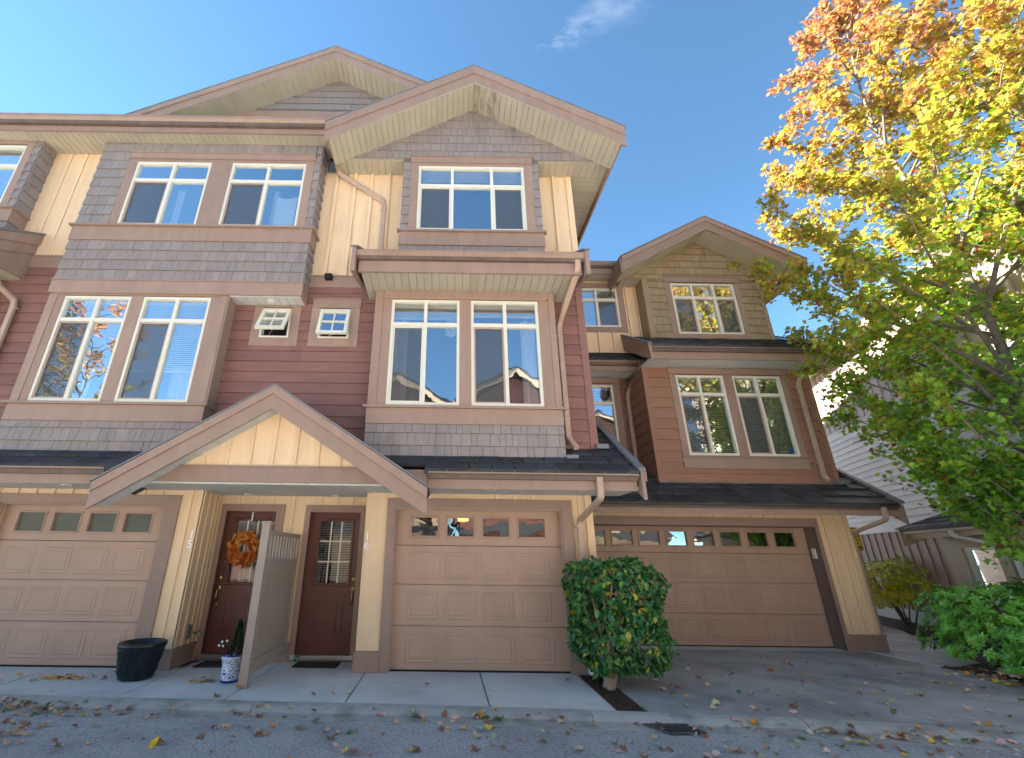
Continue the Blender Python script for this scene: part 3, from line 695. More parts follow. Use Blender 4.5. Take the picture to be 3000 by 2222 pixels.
# =========================================================== UNIT 15
gw15 = wallgrid('garage_wall', fg, -8.0, -3.695, 0, 2.36, -.1, 0, [(-6.69, -4.205, 0, 2.15)], YEL, h15)
garage(h15, -6.69, -4.205, .02, 2.14, 7.14, 4, .17, frost=True)
casing(gw15, fg, [(-6.83, -6.69, 0, 2.275), (-4.205, -4.01, 0, 2.275), (-6.69, -4.205, 2.15, 2.275)], TRIM, .028)
casing(gw15, fg, [(-6.7, -6.66, .01, 2.15), (-4.235, -4.195, .01, 2.15), (-6.66, -4.235, 2.115, 2.16)], TRIM, .012, 'door_stop')
battens(gw15, fg, [-7.9+.275*i for i in range(14)], 2.276, 2.355, YEL, .045, .02)
battens(gw15, fg, [-3.87], .25, 2.355, YEL, .05, .02); slab('corner_board', fg, -3.765, -3.695, .25, 2.355, -.002, .024, YEL, gw15)
base_box(gw15, fg, -4.009, -3.66)
fr15 = right(-3.695)
ret = slab('porch_side_wall', fr15, YG+.001, YD+.1, 0, 2.36, -.1, 0, YEL, h15)
battens(ret, fr15, [7.09, 7.27, 7.45, 7.56], .25, 2.355, YEL, .04, .022); base_box(ret, fr15, YG-.03, 7.6)
slab('utility_tag', fr15, 7.36, 7.4, 1.24, 1.3, .02, .026, VIN, ret)
vb = slab('dryer_vent', fr15, 7.28, 7.42, .31, .5, 0, .03, STEEL, ret); slab('vent_flap', fr15, 7.3, 7.4, .33, .48, .03, .045, FLASH, vb)
v, f = tube_geo([(-3.69, 7.54, .37), (-3.6, 7.54, .37), (-3.585, 7.54, .33)], .014, 8); hb = mesh('hose_tap', v, f, STEEL, ret, smooth=True)
v, f = lathe_geo([(.03, 0), (.034, .004), (.03, .008)], 0, 0, 12); mesh('tap_wheel', [(-3.625+p[0]*.2, 7.54+p[1], .4+p[2]) for p in v], f, STEEL, hb)
number(gw15, '15', -3.735, 1.71, YG-.014)
dw15 = wallgrid('entry_wall', front(YD), -3.695, -2.4, 0, 2.36, -.1, 0, [(-3.63, -2.7, .03, 2.15)], YEL, h15)
casing(dw15, front(YD), [(-3.65, -3.565, .0, 2.215), (-2.755, -2.625, .0, 2.215), (-3.565, -2.755, 2.105, 2.215)], TRIM, .022)
battens(dw15, front(YD), [-2.5], .25, 2.355, YEL, .05, .018); battens(dw15, front(YD), [-3.4, -3.12, -2.85], 2.216, 2.355, YEL, .045, .018)
base_box(dw15, front(YD), -2.62, -2.402); base_box(dw16, front(YD), -2.398, -2.287)
house_door(h15, -3.594, -2.734, False, True)
s = hang_soffit(h15, -8.8, -4.62, 6.32, YG, 2.36, .24, SOFW); downlight(s, -5.44, 6.6, 2.35)
bx('fascia', -8.8, -4.55, 6.29, 6.32, 2.325, 2.5, TRIM, h15)
gutter(h15, -8.8, -4.68, 6.29, 2.455, 2.575, d=.095)
r15, rf, rl = roof_slope(h15, -8.8, -4.1, 6.19, 2.55, SL, 6.9)
tiles(r15, rf, -8.8, -4.3, .5, .29, .31, holes=[(-6.8, -3.7, .53, 3)])

slab('roof', Fr((0, 6.36, 2.55+SL*.17), (1, 0, 0), (0, 1, SL), (0, -SL, 1)), -4.1, -2.46, 0, .66, -.04, .02, ROOF, h15)
w15 = wallgrid('wall', fw_, -8.1, -2.472, 2.9, 9.0, -.1, -.004, [SW1, (-6.7, -3.77, 2.9, 5.55), (-6.6, -2.6, 5.6, 8.9)], BACK, h15)
laps(w15, fw_, -3.735, -2.472, 2.9, 5.9, LN, .1888, RED, [(-3.3, -2.66, 4.8, 5.52)])
slab('band_board', fw_, -3.0, -2.5, 5.895, 6.115, -.002, .026, TRIM, w15)
laps(w15, fw_, -8.1, -6.74, 2.9, 6.222, 4.348, .191, RED)
slab('band_board', fw_, -8.1, -6.7, 6.222, 6.46, -.002, .026, TRIM, w15); slab('band_cap', fw_, -8.1, -6.7, 6.46, 6.48, -.002, .04, TRIM, w15)
yl = slab('board_panel', fw_, -8.1, -6.7, 6.48, 8.98, -.002, .01, YEL, h15)
battens(yl, fw_, [-7.66, -7.36, -7.06], 6.48, 8.95, YEL, .05, .03)
small_window(h15, w15, *SW1, R(25), hdr=False)
# lower bay 15
YB5 = 6.64; fb5 = front(YB5)
b15 = wallgrid('bay_wall', fb5, -6.74, -3.735, 2.79, 5.54, -.26, -.004, [(-6.488, -5.36, 3.62, 5.49), (-5.155, -4.02, 3.62, 5.49)], FELT, h15)
casing(b15, fb5, [(-6.745, -6.61, 3.6, 5.54), (-3.872, -3.74, 3.6, 5.54)], TRIM, .03)
casing(b15, fb5, [(-6.608, -6.488, 3.6, 5.5), (-4.02, -3.874, 3.6, 5.5), (-5.36, -5.155, 3.6, 5.5)], TRIM, .02)
casing(b15, fb5, [(-6.608, -3.874, 5.5, 5.535)], TRIM, .036, 'trim_cap')
slab('bay_side_panel', right(-3.735), YB5-.02, YW, 3.6, 5.52, -.05, .012, TRIM, b15)
slab('bay_side_trim', right(-3.735), YB5-.03, YB5+.09, 3.6, 5.52, .012, .03, TRIM, b15)
slab('sill_cap', fb5, -6.82, -3.68, 3.565, 3.602, -.32, .075, TRIM, b15); slab('sill_board', fb5, -6.75, -3.725, 3.31, 3.565, -.3, .03, TRIM, b15)
shingles(b15, fb5, -6.76, -3.73, 2.78, 3.31, 2.8, .2, SHG); shingles(b15, right(-3.735), YB5, YW, 2.9, 3.31, 2.8, .2, SHG)
slab('flashing', fb5, -8.1, -3.72, 2.745, 2.779, -.1, .05, FLASH, b15)
window(h15, fb5, -6.488, -5.36, 3.62, 5.49, [-5.915], 5.045, screens=(0,), blind=(0, .5, .036, R(8)), curtain=[(-6.4, -6.0, 3.66, 4.25), (-5.9, -5.75, 3.66, 4.2)])
window(h15, fb5, -5.155, -4.02, 3.62, 5.49, [-4.585], 5.045, screens=(0,), blind=(0, .5, .036, R(12)), curtain=[(-4.5, -4.08, 3.66, 4.3)])
# upper box 15
fu = front(YU)
u15 = wallgrid('upper_box_wall', fu, -6.75, -2.505, 5.53, 8.96, -.3, -.004, [(-6.017, -4.59, 6.95, 8.46), (-4.195, -2.775, 6.95, 8.46)], FELT, h15)
casing(u15, fu, [(-6.175, -6.017, 6.93, 8.515), (-4.59, -4.195, 6.93, 8.515), (-2.775, -2.62, 6.93, 8.515), (-6.017, -4.59, 8.46, 8.515), (-4.195, -2.775, 8.46, 8.515)], TRIM, .024)
casing(u15, fu, [(-6.18, -2.615, 8.53, 8.665)], TRIM, .034); casing(u15, fu, [(-6.2, -2.6, 8.665, 8.69), (-6.195, -2.605, 8.515, 8.53)], TRIM, .052, 'trim_cap')
slab('sill_cap', fu, -6.81, -2.43, 6.895, 6.93, -.3, .085, TRIM, u15); slab('sill_board', fu, -6.765, -2.48, 6.61, 6.895, -.3, .035, TRIM, u15)
slab('band_board', fu, -6.765, -2.49, 5.525, 5.765, -.28, .026, TRIM, u15); slab('band_cap', fu, -6.775, -2.48, 5.765, 5.785, -.29, .045, TRIM, u15)
shingles(u15, fu, -6.755, -6.178, 6.93, 8.95, 6.96, .2175, SHG, wmin=.085, wmax=.2); shingles(u15, fu, -2.618, -2.5, 6.93, 8.95, 6.96, .2175, SHG, wmin=.118, wmax=.12)
shingles(u15, fu, -6.175, -2.62, 8.69, 8.95, 8.7, .25, SHG)
shingles(u15, fu, -6.755, -2.5, 5.785, 6.61, 5.787, .206, SHG, wmin=.1, wmax=.22)
shingles(u15, right(-2.505), YU, YW, 5.785, 6.61, 5.787, .206, SHG, wmin=.2, wmax=.4); shingles(u15, right(-2.505), YU, YW, 6.93, 8.95, 6.96, .2175, SHG, wmin=.2, wmax=.4)
s = hang_soffit(h15, -3.725, -2.52, YU+.01, YW, 5.522, .135, SOFW)
v, f = lathe_geo([(.06, 5.51), (.06, 5.5), (.035, 5.492), (.03, 5.497)], -3.05, 6.73, 18); mesh('recessed_light', v, f, VIN, s, smooth=False)
window(h15, fu, -6.017, -4.59, 6.95, 8.46, [-5.3], 8.02, screens=(0,), curtain=[(-5.2, -5.05, 7.0, 7.95)])
wb = window(h15, fu, -4.195, -2.775, 6.95, 8.46, [-3.485], 8.02, screens=(0,), curtain=[(-3.4, -3.28, 7.0, 7.95)])
# sheet hung inside the right pane
V = []; Fs = []
for i in range(9):
    u = -3.25+.38*i/8; V += [fu.p(u, 6.99, -.06-.004*math.sin(i*1.3)), fu.p(u, 7.72-.05*math.sin(math.pi*i/8), -.06)]
for i in range(8): Fs.append((2*i, 2*i+2, 2*i+3, 2*i+1))
mesh('window_sheet', V, Fs, WHITE, wb)
# upper eave 15
s = hang_soffit(h15, -9.2, -2.25, 6.35, YW, 8.965, .125, SOF)
bx('fascia', -9.2, -2.25, 6.32, 6.36, 8.935, 9.12, TRIM, h15); gutter(h15, -9.2, -2.26, 6.32, 9.05, 9.225, d=.12)
roof_slope(h15, -9.4, -2.3, 6.2, 9.2, .5, 13.5); roof_slope(h14, -34, -9.4, 6.2, 9.2, .5, 13.5)  # roof carried on unseen to the left, added to shade the lane
# back gable
bax, baz, bsl, YBG = -2.735, 12.58, .545, 7.05
rake(h15, YBG, bax, baz, bsl, -7.6, 2.2, [(0, .15, .03), (.15, .37, 0)], thick=.04)
gable_soffit(h15, YBG+.002, 7.6, bax, 12.22, bsl, -7.4, .6, .16)
bw = prism('gable_wall', [(bax-4.6, 9.7), (bax+4.6, 9.7), (bax, 12.22)], front(7.6), -.08, 0, FELT, h15)
j = J(); shingles(bw, front(7.6), -6, .3, 11.15, 12.3, 11.2, .21, SHG, halves=[(bsl, 1, 12.22+bsl*bax), (-bsl, 1, 12.22-bsl*bax)], jo=j); j.build('upper_shingles', SHG, bw, kind='stuff')
slab('band_board', front(7.6), -6, .6, 10.92, 11.14, 0, .03, TRIM, bw)
for sd_ in (-1, 1):
    fr = Fr((bax, 0, baz+.005), (sd_, 0, -bsl), (0, 1, 0), (sd_*bsl, 0, 1)); slab('roof', fr, 0, 5.5, YBG+.01, 15, -.15, .02, ROOF, h15)

# =========================================================== UNIT 14 fragment
w14 = slab('wall', fw_, -34, -8.105, 2.4, 8.98, -.1, 0, RED, h14)
u14 = wallgrid('upper_box_wall', fu, -11, -7.995, 6.5, 8.96, -.3, -.004, [(-10.4, -8.26, 7.34, 8.83)], FELT, h14)
casing(u14, fu, [(-8.26, -8.125, 7.3, 8.86), (-10.4, -8.125, 8.86, 8.93)], TRIM, .024)
slab('sill_cap', fu, -11, -7.94, 7.265, 7.3, -.3, .085, TRIM, u14); slab('sill_board', fu, -11, -7.98, 7.0, 7.265, -.3, .03, TRIM, u14)
shingles(u14, fu, -8.123, -7.99, 7.3, 8.95, 7.3, .2175, SHG, wmin=.12, wmax=.15); shingles(u14, right(-7.995), YU, YW, 7.3, 8.95, 7.3, .2175, SHG, wmin=.3, wmax=.5)
shingles(u14, right(-7.995), YU, YW, 6.5, 7.0, 6.78, .21, SHG, wmin=.3, wmax=.5); shingles(u14, fu, -8.6, -7.99, 6.5, 7.0, 6.78, .21, SHG)
window(h14, fu, -10.4, -8.26, 7.34, 8.83, [-9.4], 8.32, blind=(0, .9, .03, R(15)))
prism('rake_board', [(5.9, 5.93), (5.9, 6.27), (6.904, 6.93), (6.904, 6.52)], right(-7.58), -.04, 0, TRIM, h14)
prism('rake_trim', [(5.9, 6.15), (5.9, 6.3), (6.904, 6.94), (6.904, 6.72)], right(-7.58), 0, .03, TRIM, h14)
prism('rake_flashing', [(5.88, 6.3), (5.88, 6.34), (6.904, 6.98), (6.904, 6.94)], right(-7.62), -.01, .09, FLASH, h14)
prism('eave_return', [(6.0, 5.9), (6.0, 6.0), (6.904, 6.52), (6.904, 5.98)], right(-7.6), -.05, -.005, TRIM, h14)
hang_soffit(h14, -11, -7.65, 6.0, YW, 5.95, .15, SOF); bx('fascia', -11, -7.64, 5.97, 6.0, 5.9, 6.2, TRIM, h14)
roof_slope(h14, -11, -7.64, 5.9, 6.26, .65, 6.9)
b14 = bx('bay_wall', -11, -7.95, 6.62, YW, 2.8, 5.92, NTRIM, h14)
spout(h14, [(-7.75, 6.1, 5.95), (-7.62, 6.6, 5.62), (-7.53, 6.82, 5.5), (-7.5, 6.82, 5.4), (-7.49, 6.82, 3.4)], straps=((-7.49, 6.83, 5.35),))

# =========================================================== UNIT 17
Y7, YB7, YS7 = 9.03, 9.0, 9.3
f7 = front(Y7)
g17 = wallgrid('garage_wall', f7, 2.0, 7.75, 0, 2.3, -.1, 0, [(2.45, 7.06, 0, 2.1)], YEL, h17)
garage(h17, 2.5, 7.05, .015, 2.1, 9.3, 8, .15)
for xx in (2.42, 7.055): bx('door_jamb', xx, xx+.03, Y7-.01, 9.3, 0, 2.1, TRIMD, h17)
bx('door_jamb', 2.45, 7.055, Y7-.01, 9.3, 2.06, 2.1, TRIMD, h17)
casing(g17, f7, [(7.055, 7.13, 0, 2.22), (2.35, 2.45, 0, 2.22), (2.45, 7.055, 2.075, 2.22)], TRIM, .03)
battens(g17, f7, [2.3+.24*i for i in range(20)], 2.221, 2.295, YEL, .035, .018)
battens(g17, f7, [7.26, 7.5], .26, 2.295, YEL, .045, .042); battens(g17, f7, [7.66], .26, 2.295, YEL, .035, .035)
slab('side_wall', right(7.75), Y7+.03, 13, 0, 2.3, -.1, 0, YEL, h17)
base_box(g17, f7, 7.131, 7.79, .26)
number(g17, '17', 7.69, 1.66, Y7, .12)
bx('keypad', 7.02, 7.05, 9.12, 9.2, 1.5, 1.68, VIN, h17)
hang_soffit(h17, 1.8, 8.2, 8.46, Y7, 2.3, .24, SOFW)
bx('fascia', 1.8, 8.2, 8.43, 8.46, 2.235, 2.38, TRIM, h17); gutter(h17, 1.8, 8.17, 8.43, 2.335, 2.44, d=.095)
r7, rf, rl = roof_slope(h17, 1.5, 8.2, 8.33, 2.41, SL, 10.0)
tiles(r7, rf, 1.6, 8.17, 1.2, .29, .31, holes=[(4.2, 7.79, .84, 3)])
prism('rake_board', [(8.33, 2.08), (8.33, 2.445), (10.2, 2.445+SL*1.87), (10.2, 2.08+SL*1.87)], right(8.2), 0, .045, TRIM, h17)
prism('rake_flashing', [(8.31, 2.445), (8.31, 2.485), (10.2, 2.485+SL*1.89), (10.2, 2.445+SL*1.89)], right(8.17), 0, .095, FLASH, h17)
spout(h17, [(7.9, 8.37, 2.38), (7.9, 8.375, 2.17), (7.8, 9.1, 1.96), (7.83, 9.14, .1)])
# bay, warm light painted into its red siding
fb7 = front(YB7)
b17 = wallgrid('bay_wall', fb7, 4.22, 7.78, 2.8, 5.34, -.5, -.004, [(4.9, 5.925, 3.42, 5.16), (6.115, 7.155, 3.42, 5.16)], BACK, h17)
laps(b17, fb7, 4.3, 7.7, 2.9, 5.33, 3.051, .2276, RED17, [(4.88, 7.17, 3.4, 5.18)])
slab('corner_board', fb7, 4.215, 4.305, 2.87, 5.33, -.05, .025, RED17, b17); slab('corner_board', fb7, 7.695, 7.79, 2.85, 5.33, -.05, .025, RED17, b17)
sl17 = slab('bay_side_wall', left(4.22), YB7, 9.95, 2.6, 5.33, -.05, -.004, BACK, h17)
laps(sl17, left(4.22), YB7+.03, 9.9, 2.7, 5.33, 3.051, .2276, RED17); slab('corner_board', left(4.22), YB7-.024, YB7+.06, 2.87, 5.33, -.002, .024, RED17, sl17)
slab('bay_side_wall', right(7.78), YB7+.03, 12, 2.6, 5.33, -.05, 0, RED17, h17); slab('box_side_wall', right(7.53), 9.33, 12, 5.8, 7.8, -.05, 0, SHG17, h17)
casing(b17, fb7, [(4.765, 4.9, 3.39, 5.18), (5.925, 6.115, 3.39, 5.18), (7.155, 7.27, 3.39, 5.18)], TRIM, .028)
casing(b17, fb7, [(4.75, 7.3, 5.195, 5.32)], TRIM, .034); casing(b17, fb7, [(4.74, 7.31, 5.18, 5.195)], TRIM, .05, 'trim_cap')
casing(b17, fb7, [(4.745, 7.27, 3.155, 3.37)], TRIM, .034); casing(b17, fb7, [(4.735, 7.29, 3.37, 3.392)], TRIM, .055, 'sill_cap')
window(h17, fb7, 4.9, 5.925, 3.42, 5.16, [5.4], 4.735, screens=(0,), blind=(0, 0, .04, R(10)))
wo = window(h17, fb7, 6.115, 7.155, 3.42, 5.16, [6.63], 4.735, screens=(0,), blind=(0, 0, .04, R(18)), curtain=[(6.7, 7.1, 3.5, 4.7)])
BLUE = M('blue_decal', (.02, .05, .25), .4, 0)
v, f = lathe_geo([(.045, 0), (.045, .002), (.001, .0021)], 0, 0, 20); dc = mesh('security_decal', [(7.03+p[0], YB7+.029-p[2], 3.55+p[1]) for p in v], [tuple(reversed(q)) for q in f], BLUE, wo)
slab('flashing', fb7, 4.2, 7.8, 2.84, 2.875, -.002, .04, FLASH, b17)
bx('splash_block', 7.62, 7.86, 8.85, 8.97, 2.86, 2.91, FLASH, h17)
# recessed left part of 17
fl = front(9.9)
l17 = wallgrid('wall', fl, 2.3, 4.24, 2.5, 5.5, -.1, -.004, [(2.95, 3.87, 3.6, 5.25)], BACK, h17)
laps(l17, fl, 2.3, 4.22, 2.6, 5.44, 3.051, .19, RED, [(2.9, 3.9, 3.55, 5.28)])
casing(l17, fl, [(3.87, 4.02, 3.55, 5.29), (2.8, 2.95, 3.55, 5.29), (2.95, 3.87, 3.42, 3.6)], TRIM, .025); casing(l17, fl, [(2.8, 4.04, 5.3, 5.42)], TRIM, .032)
window(h17, fl, 2.95, 3.87, 3.6, 5.25, [], 4.81, blind=(0, .1, .04, R(10)))
hang_soffit(h17, 2.5, 4.4, 9.42, 9.9, 5.44, .13, SOFW); bx('fascia', 2.5, 4.42, 9.39, 9.42, 5.41, 5.55, TRIM, h17); gutter(h17, 2.5, 4.46, 9.39, 5.53, 5.655, d=.09)
rs, fs_, ls_ = roof_slope(h17, 2.5, 4.46, 9.3, 5.63, .9, 9.72)
tiles(rs, fs_, 2.5, 4.4, .55, .14, .3)
spout(h17, [(4.36, 9.34, 5.58), (4.35, 9.36, 5.45), (4.19, 9.78, 5.08), (4.16, 9.83, 4.95), (4.155, 9.83, 2.95)], straps=((4.155, 9.83, 4.9), (4.155, 9.83, 3.4)))
ft = front(9.66)
t17 = wallgrid('upper_wall', ft, 2.3, 4.7, 5.9, 8.0, -.1, 0, [(3.11, 4.18, 6.66, 7.75)], YEL, h17)
casing(t17, ft, [(4.18, 4.33, 6.52, 7.76), (3.11, 4.18, 6.52, 6.66), (2.98, 3.11, 6.52, 7.76)], TRIM, .025); casing(t17, ft, [(2.95, 4.34, 7.76, 7.9)], TRIM, .03)
battens(t17, ft, [3.25, 3.6, 3.95], 5.9, 6.515, YEL, .04); battens(t17, ft, [4.4, 4.63], 5.9, 7.95, YEL, .04)
window(h17, ft, 3.11, 4.18, 6.66, 7.75, [3.645], 7.43, screens=(1,), blind=(0, 0, .04, R(12)))
s = slab('soffit', under(7.955), 2.3, 4.3, 9.3, 9.66, -.03, 0, SOF, h17); bx('fascia', 2.3, 4.2, 9.27, 9.3, 7.93, 8.1, TRIM, h17); gutter(h17, 2.3, 4.19, 9.27, 8.08, 8.23, d=.09)
roof_slope(h17, 2.3, 4.15, 9.19, 8.2, .5, 14)
# shingled upper box of 17
fs7 = front(YS7)
s17 = wallgrid('upper_box_wall', fs7, 4.67, 7.53, 6.1, 7.82, -.4, -.004, [(5.34, 6.875, 6.318, 7.69)], FELT, h17)
slab('box_side_wall', left(4.67), YS7, 9.66, 6.1, 7.82, -.05, .01, SHG17, h17)
casing(s17, fs7, [(4.665, 4.8, 6.15, 7.8), (7.44, 7.535, 6.15, 7.8)], SHG17, .03, 'corner_board')
HW = [(5.2, 7.0, 6.1, 7.9)]
shingles(s17, fs7, 4.8, 7.44, 6.16, 7.8, 6.362, .1975, SHG17, holes=HW, wmin=.085, wmax=.19)
gx7, gs7 = 6.13, .565
gw7 = prism('gable_wall', [(4.19, 7.8), (8.07, 7.8), (gx7, 8.92)], fs7, -.08, -.004, FELT, h17)
shingles(gw7, fs7, 4.19, 8.07, 7.8, 9, 7.744, .1975, SHG17, holes=HW, halves=[(gs7, 1, 8.9+gs7*gx7), (-gs7, 1, 8.9-gs7*gx7)], wmin=.085, wmax=.19)
casing(s17, fs7, [(5.2, 5.34, 6.16, 7.71), (6.875, 7.005, 6.16, 7.71), (5.34, 6.875, 6.16, 6.318)], TRIM, .028)
casing(s17, fs7, [(5.2, 7.02, 7.73, 7.865)], TRIM, .034); casing(s17, fs7, [(5.19, 7.03, 7.865, 7.89), (5.19, 7.03, 7.71, 7.73)], TRIM, .055, 'trim_cap')
window(h17, fs7, 5.34, 6.875, 6.318, 7.69, [5.85, 6.37], 7.3, screens=(0, 2), blind=(0, 0, .04, R(10)))
hang_soffit(h17, 4.2, 4.67, YS7, 9.66, 7.805, .13, SOF); hang_soffit(h17, 7.53, 8.05, YS7, 11, 7.805, .13, SOF)
YF7 = 8.76
gable_soffit(h17, YF7+.002, YS7, 6.18, 8.9, gs7, 4.02, 8.3, .13)
rake(h17, YF7, 6.19, 9.25, .555, 4.02, 8.36, [(0, .13, .028), (.13, .37, 0)])
for sd_ in (-1, 1):
    fr = Fr((6.19, 0, 9.255), (sd_, 0, -.555), (0, 1, 0), (sd_*.555, 0, 1)); slab('roof', fr, 0, 2.5, YF7+.01, 22, -.15, .02, ROOF, h17)  # roof run back out of view to shade the building on the right
bx('side_fascia', 3.985, 4.02, 8.775, 9.6, 7.62, 8.06, TRIM, h17)
gutter_side = bx('side_fascia', 8.3, 8.33, 8.8, 12, 7.7, 7.9, TRIM, h17)
spout(h17, [(8.3, 9.1, 7.72), (8.05, 9.2, 7.5), (7.62, 9.4, 7.42)])
# mid roof 17
hang_soffit(h17, 4.2, 8.1, 8.52, YB7, 5.342, .26, SOFW); bx('fascia', 4.2, 8.1, 8.49, 8.52, 5.32, 5.5, TRIM, h17); gutter(h17, 4.22, 8.1, 8.49, 5.478, 5.6, d=.095)
rm7, fm7, lm7 = roof_slope(h17, 4.2, 8.0, 8.39, 5.57, .67, 10.2)
tiles(rm7, fm7, 4.24, 7.95, 1.2, .2, .33)
prism('rake_board', [(8.39, 5.26), (8.39, 5.6), (10.25, 5.6+.65*1.86), (10.25, 5.2+.65*1.86)], right(4.155), 0, .045, TRIM, h17)
prism('rake_trim', [(8.38, 5.45), (8.38, 5.6), (10.25, 5.6+.65*1.86), (10.25, 5.45+.65*1.86)], left(4.155), 0, .02, TRIM, h17)
prism('rake_flashing', [(8.37, 5.6), (8.37, 5.635), (10.25, 5.635+.65*1.88), (10.25, 5.6+.65*1.88)], right(4.13), 0, .09, FLASH, h17)
prism('rake_flashing', [(8.37, 5.6), (8.37, 5.635), (10.25, 5.635+.65*1.88), (10.25, 5.6+.65*1.88)], right(7.95), 0, .09, FLASH, h17)
spout(h17, [(7.9, 8.44, 5.5), (7.88, 8.46, 5.3), (7.5, 8.9, 5.08), (7.47, 8.93, 4.95), (7.46, 8.93, 3.02), (7.44, 8.85, 2.93)], straps=((7.46, 8.93, 4.9), (7.46, 8.93, 3.3)))

# =========================================================== NEIGHBOUR on the right, turned
ND = Vector((.2967, .955, 0)).normalized(); NA = math.atan2(ND.y, ND.x)
nb = thing('townhouse', (11.37, 11.55, 0), 'pale sided building on the far right behind the maple, seen side on', 'townhouse', rotz=NA, local=True)
# local frame: x along the wall away from the camera, y = left normal (towards the houses)
nf = Fr((0, 0, 0), (1, 0, 0), (0, 0, 1), (0, 1, 0))
nw = slab('wall', nf, -9, 9, 0, 7.05, -6, -.005, BACK, nb)
low = slab('board_panel', nf, -9, 9, .35, 2.18, -.004, .0, NBRN, nb); battens(low, nf, [-8.8+.335*i for i in range(53)], .35, 2.18, NBRN, .05, .022)
slab('foundation', nf, -9, 9, 0, .35, -.05, .012, CONC, nb)
slab('band_board', nf, -9, 9, 2.18, 2.34, 0, .03, NWHITE, nb)
wl = slab('lap_wall', nf, -9, 9, 2.34, 4.93, -.004, 0, NWHITE, nb); laps(wl, nf, -8.9, 8.9, 2.34, 4.93, 2.34, .162, NWHITE, t=.034)
slab('band_board', nf, -9, 9, 4.93, 5.12, 0, .028, NWHITE, nb); slab('band_cap', nf, -9, 9, 5.12, 5.145, 0, .05, NWHITE, nb)
upn = slab('board_panel', nf, -9, 9, 5.145, 7.05, -.004, 0, NPINK, nb); battens(upn, nf, [-8.8+.335*i for i in range(53)], 5.145, 7.05, NPINK, .05, .022)
rfn = Fr((0, .35, 7.2), (1, 0, 0), (0, -1, .2), (0, .2, 1)); slab('roof', rfn, -9.4, 9.4, 0, 4.2, -.1, 0, ROOF, nb)
slab('fascia', Fr((0, .35, 0), (1, 0, 0), (0, 0, 1), (0, 1, 0)), -9.4, 9.4, 7.0, 7.2, -.03, 0, NTRIM, nb)
slab('soffit', Fr((0, 0, 7.05), (1, 0, 0), (0, 1, 0), (0, 0, -1)), -9.4, 9.4, 0, .34, -.02, 0, SOF, nb)
# projecting ground floor piece with window
BO = .3
nbump = wallgrid('bump_wall', Fr((0, BO, 0), (1, 0, 0), (0, 0, 1), (0, 1, 0)), -9, -1.5, 0, 2.15, -.3, 0, [(-2.95, -2.12, .75, 1.74)], NTRIM, nb)
fbn = Fr((0, BO, 0), (1, 0, 0), (0, 0, 1), (0, 1, 0))
casing(nbump, fbn, [(-2.12, -1.9, .6, 1.95), (-3.2, -2.95, .6, 1.95), (-2.95, -2.12, 1.74, 1.95), (-2.95, -2.12, .6, .75)], NTRIM, .05)
battens(nbump, fbn, [-3.6-.335*i for i in range(10)], 0, 2.1, NTRIM, .05, .022)
window(nb, fbn, -2.95, -2.12, .75, 1.74, [], None, blind=(0, 0, .04, R(15)), glassm=GLASS)
fe = Fr((0, .82, 0), (1, 0, 0), (0, 0, 1), (0, 1, 0))
slab('fascia', fe, -9, -1.52, 1.93, 2.06, -.03, 0, NTRIM, nb)
slab('gutter', fe, -9, -1.52, 2.03, 2.13, 0, .09, NTRIM, nb)
slab('soffit', Fr((0, 0, 2.0), (1, 0, 0), (0, 1, 0), (0, 0, -1)), -9, -1.5, 0, .8, -.02, 0, NTRIM, nb)
rfb = Fr((0, .93, 2.12), (1, 0, 0), (0, -1, .36), (0, .36, 1)); rr = slab('roof', rfb, -9, -1.42, 0, .97, -.05, 0, ROOF, nb); tiles(rr, rfb, -9, -1.42, .97, .3, .33)
prism('rake_board', [(.05, 2.08), (.93, 1.78), (.93, 2.12), (.05, 2.42)], Fr((-1.44, 0, 0), (0, 1, 0), (0, 0, 1), (1, 0, 0)), 0, .06, NTRIM, nb)
prism('rake_flashing', [(.05, 2.42), (.95, 2.12), (.95, 2.16), (.05, 2.46)], Fr((-1.46, 0, 0), (0, 1, 0), (0, 0, 1), (1, 0, 0)), 0, .11, FLASH, nb)
spout(nb, [(-2.9, .87, 2.05), (-2.9, .86, 1.95), (-3.32, .4, 1.72), (-3.36, .35, 1.6), (-3.36, .35, .2)], NWHITE)
# rear wing whose tiled roof shows over unit 17
wg = thing('townhouse', (17, 19, 0), 'distant building whose dark tiled roof shows behind unit 17', 'townhouse')
bx('wall', 13.2, 24, 16.9, 22, 0, 9.4, NPINK, wg)
rw, fwg, lwg = roof_slope(wg, 12.9, 24.4, 16.4, 9.3, .5, 19.2)
j = J(); 
for k in range(9):
    a, b = prism_geo(rc(12.9, 24.4, k*.35, k*.35+.34), fwg, -.003, .05, .012); j.add(a, b)
j.build('tile_courses', ROOF, wg, kind='stuff')
# ------------------------------------------------------------------ ground
def struct(o, label=None): o['kind'] = 'structure'; return o
ZR = -.066
road = struct(mesh('road', [(-300, -300, ZR), (300, -300, ZR), (300, 300, ZR), (-300, 300, ZR)], [(0, 1, 2, 3)], ASPH, None, loc=(0, 0, ZR)))
KP = [(-20, 6.35), (-9, 6.03), (-4.86, 5.88), (-1.45, 5.735), (.49, 5.665), (1.5, 5.585), (2.1, 5.545), (3.45, 5.44), (4.5, 5.29), (5.47, 5.116), (6.6, 4.86), (8, 4.45), (11, 3.4), (16, 1.2)]
def kerb_y(x):
    for (a, b), (c, d) in zip(KP, KP[1:]):
        if a <= x <= c: return b+(d-b)*(x-a)/(c-a)
    return KP[-1][1]
prof = [(0, 0), (.03, 0), (.1, -.012), (.14, -.03), (.165, -.053), (.2, -.058), (.355, -.062), (.355, -.12), (0, -.12)]
